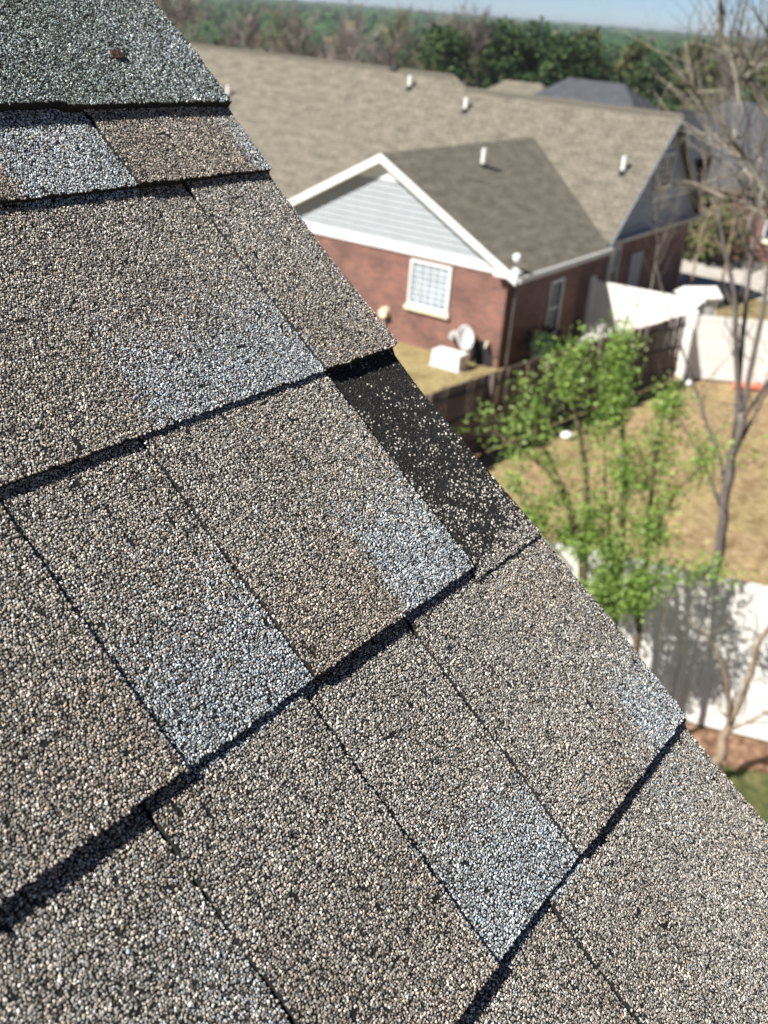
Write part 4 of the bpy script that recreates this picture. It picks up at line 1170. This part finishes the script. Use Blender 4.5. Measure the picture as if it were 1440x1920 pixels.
h2 = hip_house('dark_roof_house', 'house with dark roof and red brick gable behind the bare branches', 49.5, 14.6, -.2, 4.6, 5.0, 2.7, 5.75, 1.0, (M['slate_roof'], M['brick']), wing=(43.6, 15.1, 18.1, 3.9))
m_ = MB(); m_.tube([(47.3, 14.35, 4.0), (47.3, 14.35, 4.75)], [.11, .11], 10); m_.build('vent_pipe', M['vinyl'], h2)
h3 = hip_house('tan_roof_house', 'house with brown roof glimpsed at the right edge behind the bare tree', 56, 9.0, -.3, 5.0, 6.0, 2.4, 5.0, 1.5, (M['far_roof'], M['brick']))
h4 = hip_house('pale_roof_house', 'pale-roofed house peeping between the tan ridge and the charcoal roof', 60, 31.4, -.6, 4.5, 5, 2.0, 4.9, 1.2, (M['far_roof'], M['brick2']))

# ------------------------------------------------------------------ woods
PINE = [(.036, .072, .028), (.024, .052, .022), (.054, .095, .034), (.075, .112, .042)]
OLIVE = [(.085, .095, .035), (.06, .072, .028), (.12, .125, .05)]
def evergreen_variant(seed, h=13.0, pal=PINE):
    rr = np.random.default_rng(seed); pts = []
    for _ in range(26):
        z = h*(0.28+0.70*rr.random()); w = 3.3*(1-(z/h-0.28)/0.78)**0.65+0.35
        a = rr.random()*2*math.pi; q = w*rr.random()**0.5
        c = np.array([q*math.cos(a), q*math.sin(a), z]); s = rr.uniform(.7, 1.25)
        pts.append(c+rr.normal(0, 1, (46, 3))*np.array([s*.62, s*.62, s*.42]))
    P = np.concatenate(pts)
    return crown_mesh('evergreen_crown', P, 0.62, pal, seed, up=.5)
ever = [evergreen_variant(60+i, pal=PINE if i < 3 else OLIVE) for i in range(4)]
for m_ in ever: m_.materials.append(M['far_leaf'])
tm = MB(); tm.tube([(0, 0, 0), (0, 0, 5), (0, 0, 12)], [.22, .17, .05], 7); tmesh = tm.mesh('trunk'); tmesh.materials.append(M['bark'])

def bare_variant(seed, h=12.0):
    rr = random.Random(seed); m_ = MB()
    path = smooth_path([(0, 0, 0), (rr.uniform(-.3, .3), rr.uniform(-.3, .3), h*.4), (rr.uniform(-.6, .6), rr.uniform(-.6, .6), h*.95)], 5)
    rads = [.17*(1-.85*i/(len(path)-1)) for i in range(len(path))]
    trunk = MB(); trunk.tube(path, rads, 6)
    for i in range(26):
        k = rr.randrange(3, len(path)); p = path[k]; a = rr.random()*2*math.pi; L_ = rr.uniform(1.8, 3.6)*(1.15-.5*k/len(path))
        d = Vector((math.cos(a), math.sin(a), rr.uniform(.5, 1.3))).normalized(); q = [p+d*L_*s/3+Vector((0, 0, .12*s*s)) for s in range(4)]
        rs = [.07, .055, .045, .03]; m_.tube(q, rs, 3, cap=False); 
        for _ in range(13):
            b0 = q[rr.randrange(1, 4)]; dd = (d+Vector((rr.gauss(0, .7), rr.gauss(0, .7), rr.gauss(.2, .5)))).normalized(); l2 = rr.uniform(.6, 1.6)
            m_.tube([b0, b0+dd*l2*.5, b0+dd*l2+Vector((0, 0, .15))], [.035, .028, .018], 3, cap=False)
    return trunk.mesh('trunk'), m_.mesh('crown', recalc=False)
M['far_twig'] = noisy('far_grey_twigs', (0.14, 0.115, 0.105), (0.24, 0.205, 0.19), scale=.5, rough=.9)
M['far_twig2'] = noisy('far_brown_twigs', (0.16, 0.12, 0.085), (0.27, 0.215, 0.15), scale=.5, rough=.9)
bare = []
for i in range(4):
    a, b_ = bare_variant(80+i); a.materials.append(M['far_twig']); b_.materials.append(M['far_twig'] if i < 3 else M['far_twig2']); bare.append((a, b_))

def pol(az, r): a = R(az); return r*math.cos(a), r*math.sin(a)
def plant_tree(kind, az, r, s, rr, label, group):
    x, y = pol(az, r); z = terr(x, y)
    t = empty('evergreen_tree' if kind < 4 else 'bare_wood_tree', (x, y, z), label, 'tree', group)
    t.scale = (s*rr.uniform(.9, 1.15), s*rr.uniform(.9, 1.15), s); t.rotation_euler = (0, 0, rr.random()*6.28)
    if kind < 4: tr, crn = tmesh, ever[kind]
    else: tr, crn = bare[kind-4]
    o1 = bpy.data.objects.new('trunk', tr); COL.objects.link(o1); o1.parent = t
    o2 = bpy.data.objects.new('crown', crn); COL.objects.link(o2); o2.parent = t; o2['kind'] = 'stuff'
rr = random.Random(77)
EG = 'evergreen trees behind the roofs'; BG_ = 'bare grey trees behind the long tan roof'
EL = 'dark green evergreen tree standing among others behind the tan roof ridge'
OL = 'olive-green tree among the dark evergreens behind the roofs'
BL = 'bare grey tree in the leafless wood behind the long tan roof'
for k in range(46):
    az = rr.uniform(17.5, 31.8); r = rr.uniform(98, 150)
    kd = rr.choice((0, 0, 1, 1, 2, 2, 3)); plant_tree(kd, az, r, rr.uniform(.84, 1.06)*(0.95 if r > 120 else .88), rr, OL if kd == 3 else EL, 'olive trees among the evergreens' if kd == 3 else EG)
for k in range(7):
    az = rr.uniform(31.5, 37); r = rr.uniform(150, 185)
    plant_tree(rr.choice((0, 1, 2)), az, r, rr.uniform(.8, 1.0), rr, EL, EG)
for k in range(80):
    az = rr.uniform(30, 50); r = rr.uniform(105, 175)
    plant_tree(rr.choice((4, 5, 6, 7)), az, r, rr.uniform(.70, .92), rr, BL, BG_)
for k in range(9):
    az = rr.uniform(40, 50); r = rr.uniform(165, 200)
    plant_tree(3, az, r, rr.uniform(.8, .98), rr, 'olive-green tree standing behind the leafless wood', 'olive trees beyond the leafless wood')
for k in range(26):
    az = rr.uniform(8.5, 18.5); r = rr.uniform(72, 120)
    kd = rr.choice((3, 3, 2, 6, 7, 5)); plant_tree(kd, az, r, rr.uniform(.62, .88), rr, 'olive-green tree seen through the bare branches at the right' if kd < 4 else 'bare brown tree of the wood seen through the bare branches at the right', 'olive-green trees at the right' if kd < 4 else 'bare brown trees at the right')

def far_forest():
    """the wooded plain to the horizon: crowns beyond counting"""
    rr = np.random.default_rng(99)
    n_ = 15000
    az = R(1)*rr.uniform(-8, 66, n_); u = rr.random(n_)
    r = 170*(3400/170)**(u**0.9)
    x, y = r*np.cos(az), r*np.sin(az)
    rad = np.clip(2.6+r*0.0042, 2.6, 14)*rr.uniform(.7, 1.35, n_)
    hgt = rr.uniform(9.5, 13.8, n_)+vnoise(x, y, 130)*3.0-1.6+np.clip((r-900)/2500, 0, 1)*1.6
    # icosahedron
    g = (1+5**.5)/2
    iv = np.array([(-1, g, 0), (1, g, 0), (-1, -g, 0), (1, -g, 0), (0, -1, g), (0, 1, g), (0, -1, -g), (0, 1, -g), (g, 0, -1), (g, 0, 1), (-g, 0, -1), (-g, 0, 1)], float); iv /= np.linalg.norm(iv[0])
    fi = np.array([(0, 11, 5), (0, 5, 1), (0, 1, 7), (0, 7, 10), (0, 10, 11), (1, 5, 9), (5, 11, 4), (11, 10, 2), (10, 7, 6), (7, 1, 8), (3, 9, 4), (3, 4, 2), (3, 2, 6), (3, 6, 8), (3, 8, 9), (4, 9, 5), (2, 4, 11), (6, 2, 10), (8, 6, 7), (9, 8, 1)])
    z = np.array([terr(a, b_) for a, b_ in zip(x, y)])
    hz = hgt*0.5
    V = np.stack([x, y, z+hz], 1)[:, None, :]+iv[None]*np.stack([rad, rad, hz], 1)[:, None, :]*rr.uniform(.72, 1.2, (n_, 12, 1))
    F = (fi[None]+(np.arange(n_)*12)[:, None, None]).reshape(-1, 3)
    tone = vnoise(x, y, 90)+0.35*vnoise(x, y, 260)
    greenc = np.array([.036, .074, .034]); greyc = np.array([.155, .128, .115]); tanc = np.array([.16, .14, .08])
    grey = (tone > 1.02) & (r < 700)
    C = np.where(grey[:, None], greyc, greenc)
    C = np.where((rr.random(n_) < .05)[:, None], tanc*.8, C)*rr.uniform(.7, 1.3, (n_, 1))
    CC = np.repeat(np.concatenate([C, np.ones((n_, 1))], 1), 12, axis=0)
    o_ = link_mesh('far_woods', raw_mesh('far_woods', V.reshape(-1, 3), F, CC, smooth=False), M['far_leaf'])
    tag(o_, 'dark green woods stretching to the horizon', kind='stuff')
far_forest()

# ------------------------------------------------------------------ haze over the far woods
mb = MB(); mb.box((-6300, -6300, -12.5), (6300, 6300, 14.0))
hz_mat = bpy.data.materials.new('pale_haze'); hz_mat.use_nodes = True; nt = hz_mat.node_tree; nt.nodes.clear()
pv = nt.nodes.new('ShaderNodeVolumePrincipled'); pv.inputs['Color'].default_value = (0.80, 0.90, 1.0, 1); pv.inputs['Density'].default_value = 0.00022
pv.inputs['Anisotropy'].default_value = 0.2
mo = nt.nodes.new('ShaderNodeOutputMaterial'); nt.links.new(pv.outputs[0], mo.inputs['Volume'])
hz = mb.build('haze', hz_mat); hz['kind'] = 'stuff'; hz['label'] = 'thin blue haze over the far woods'
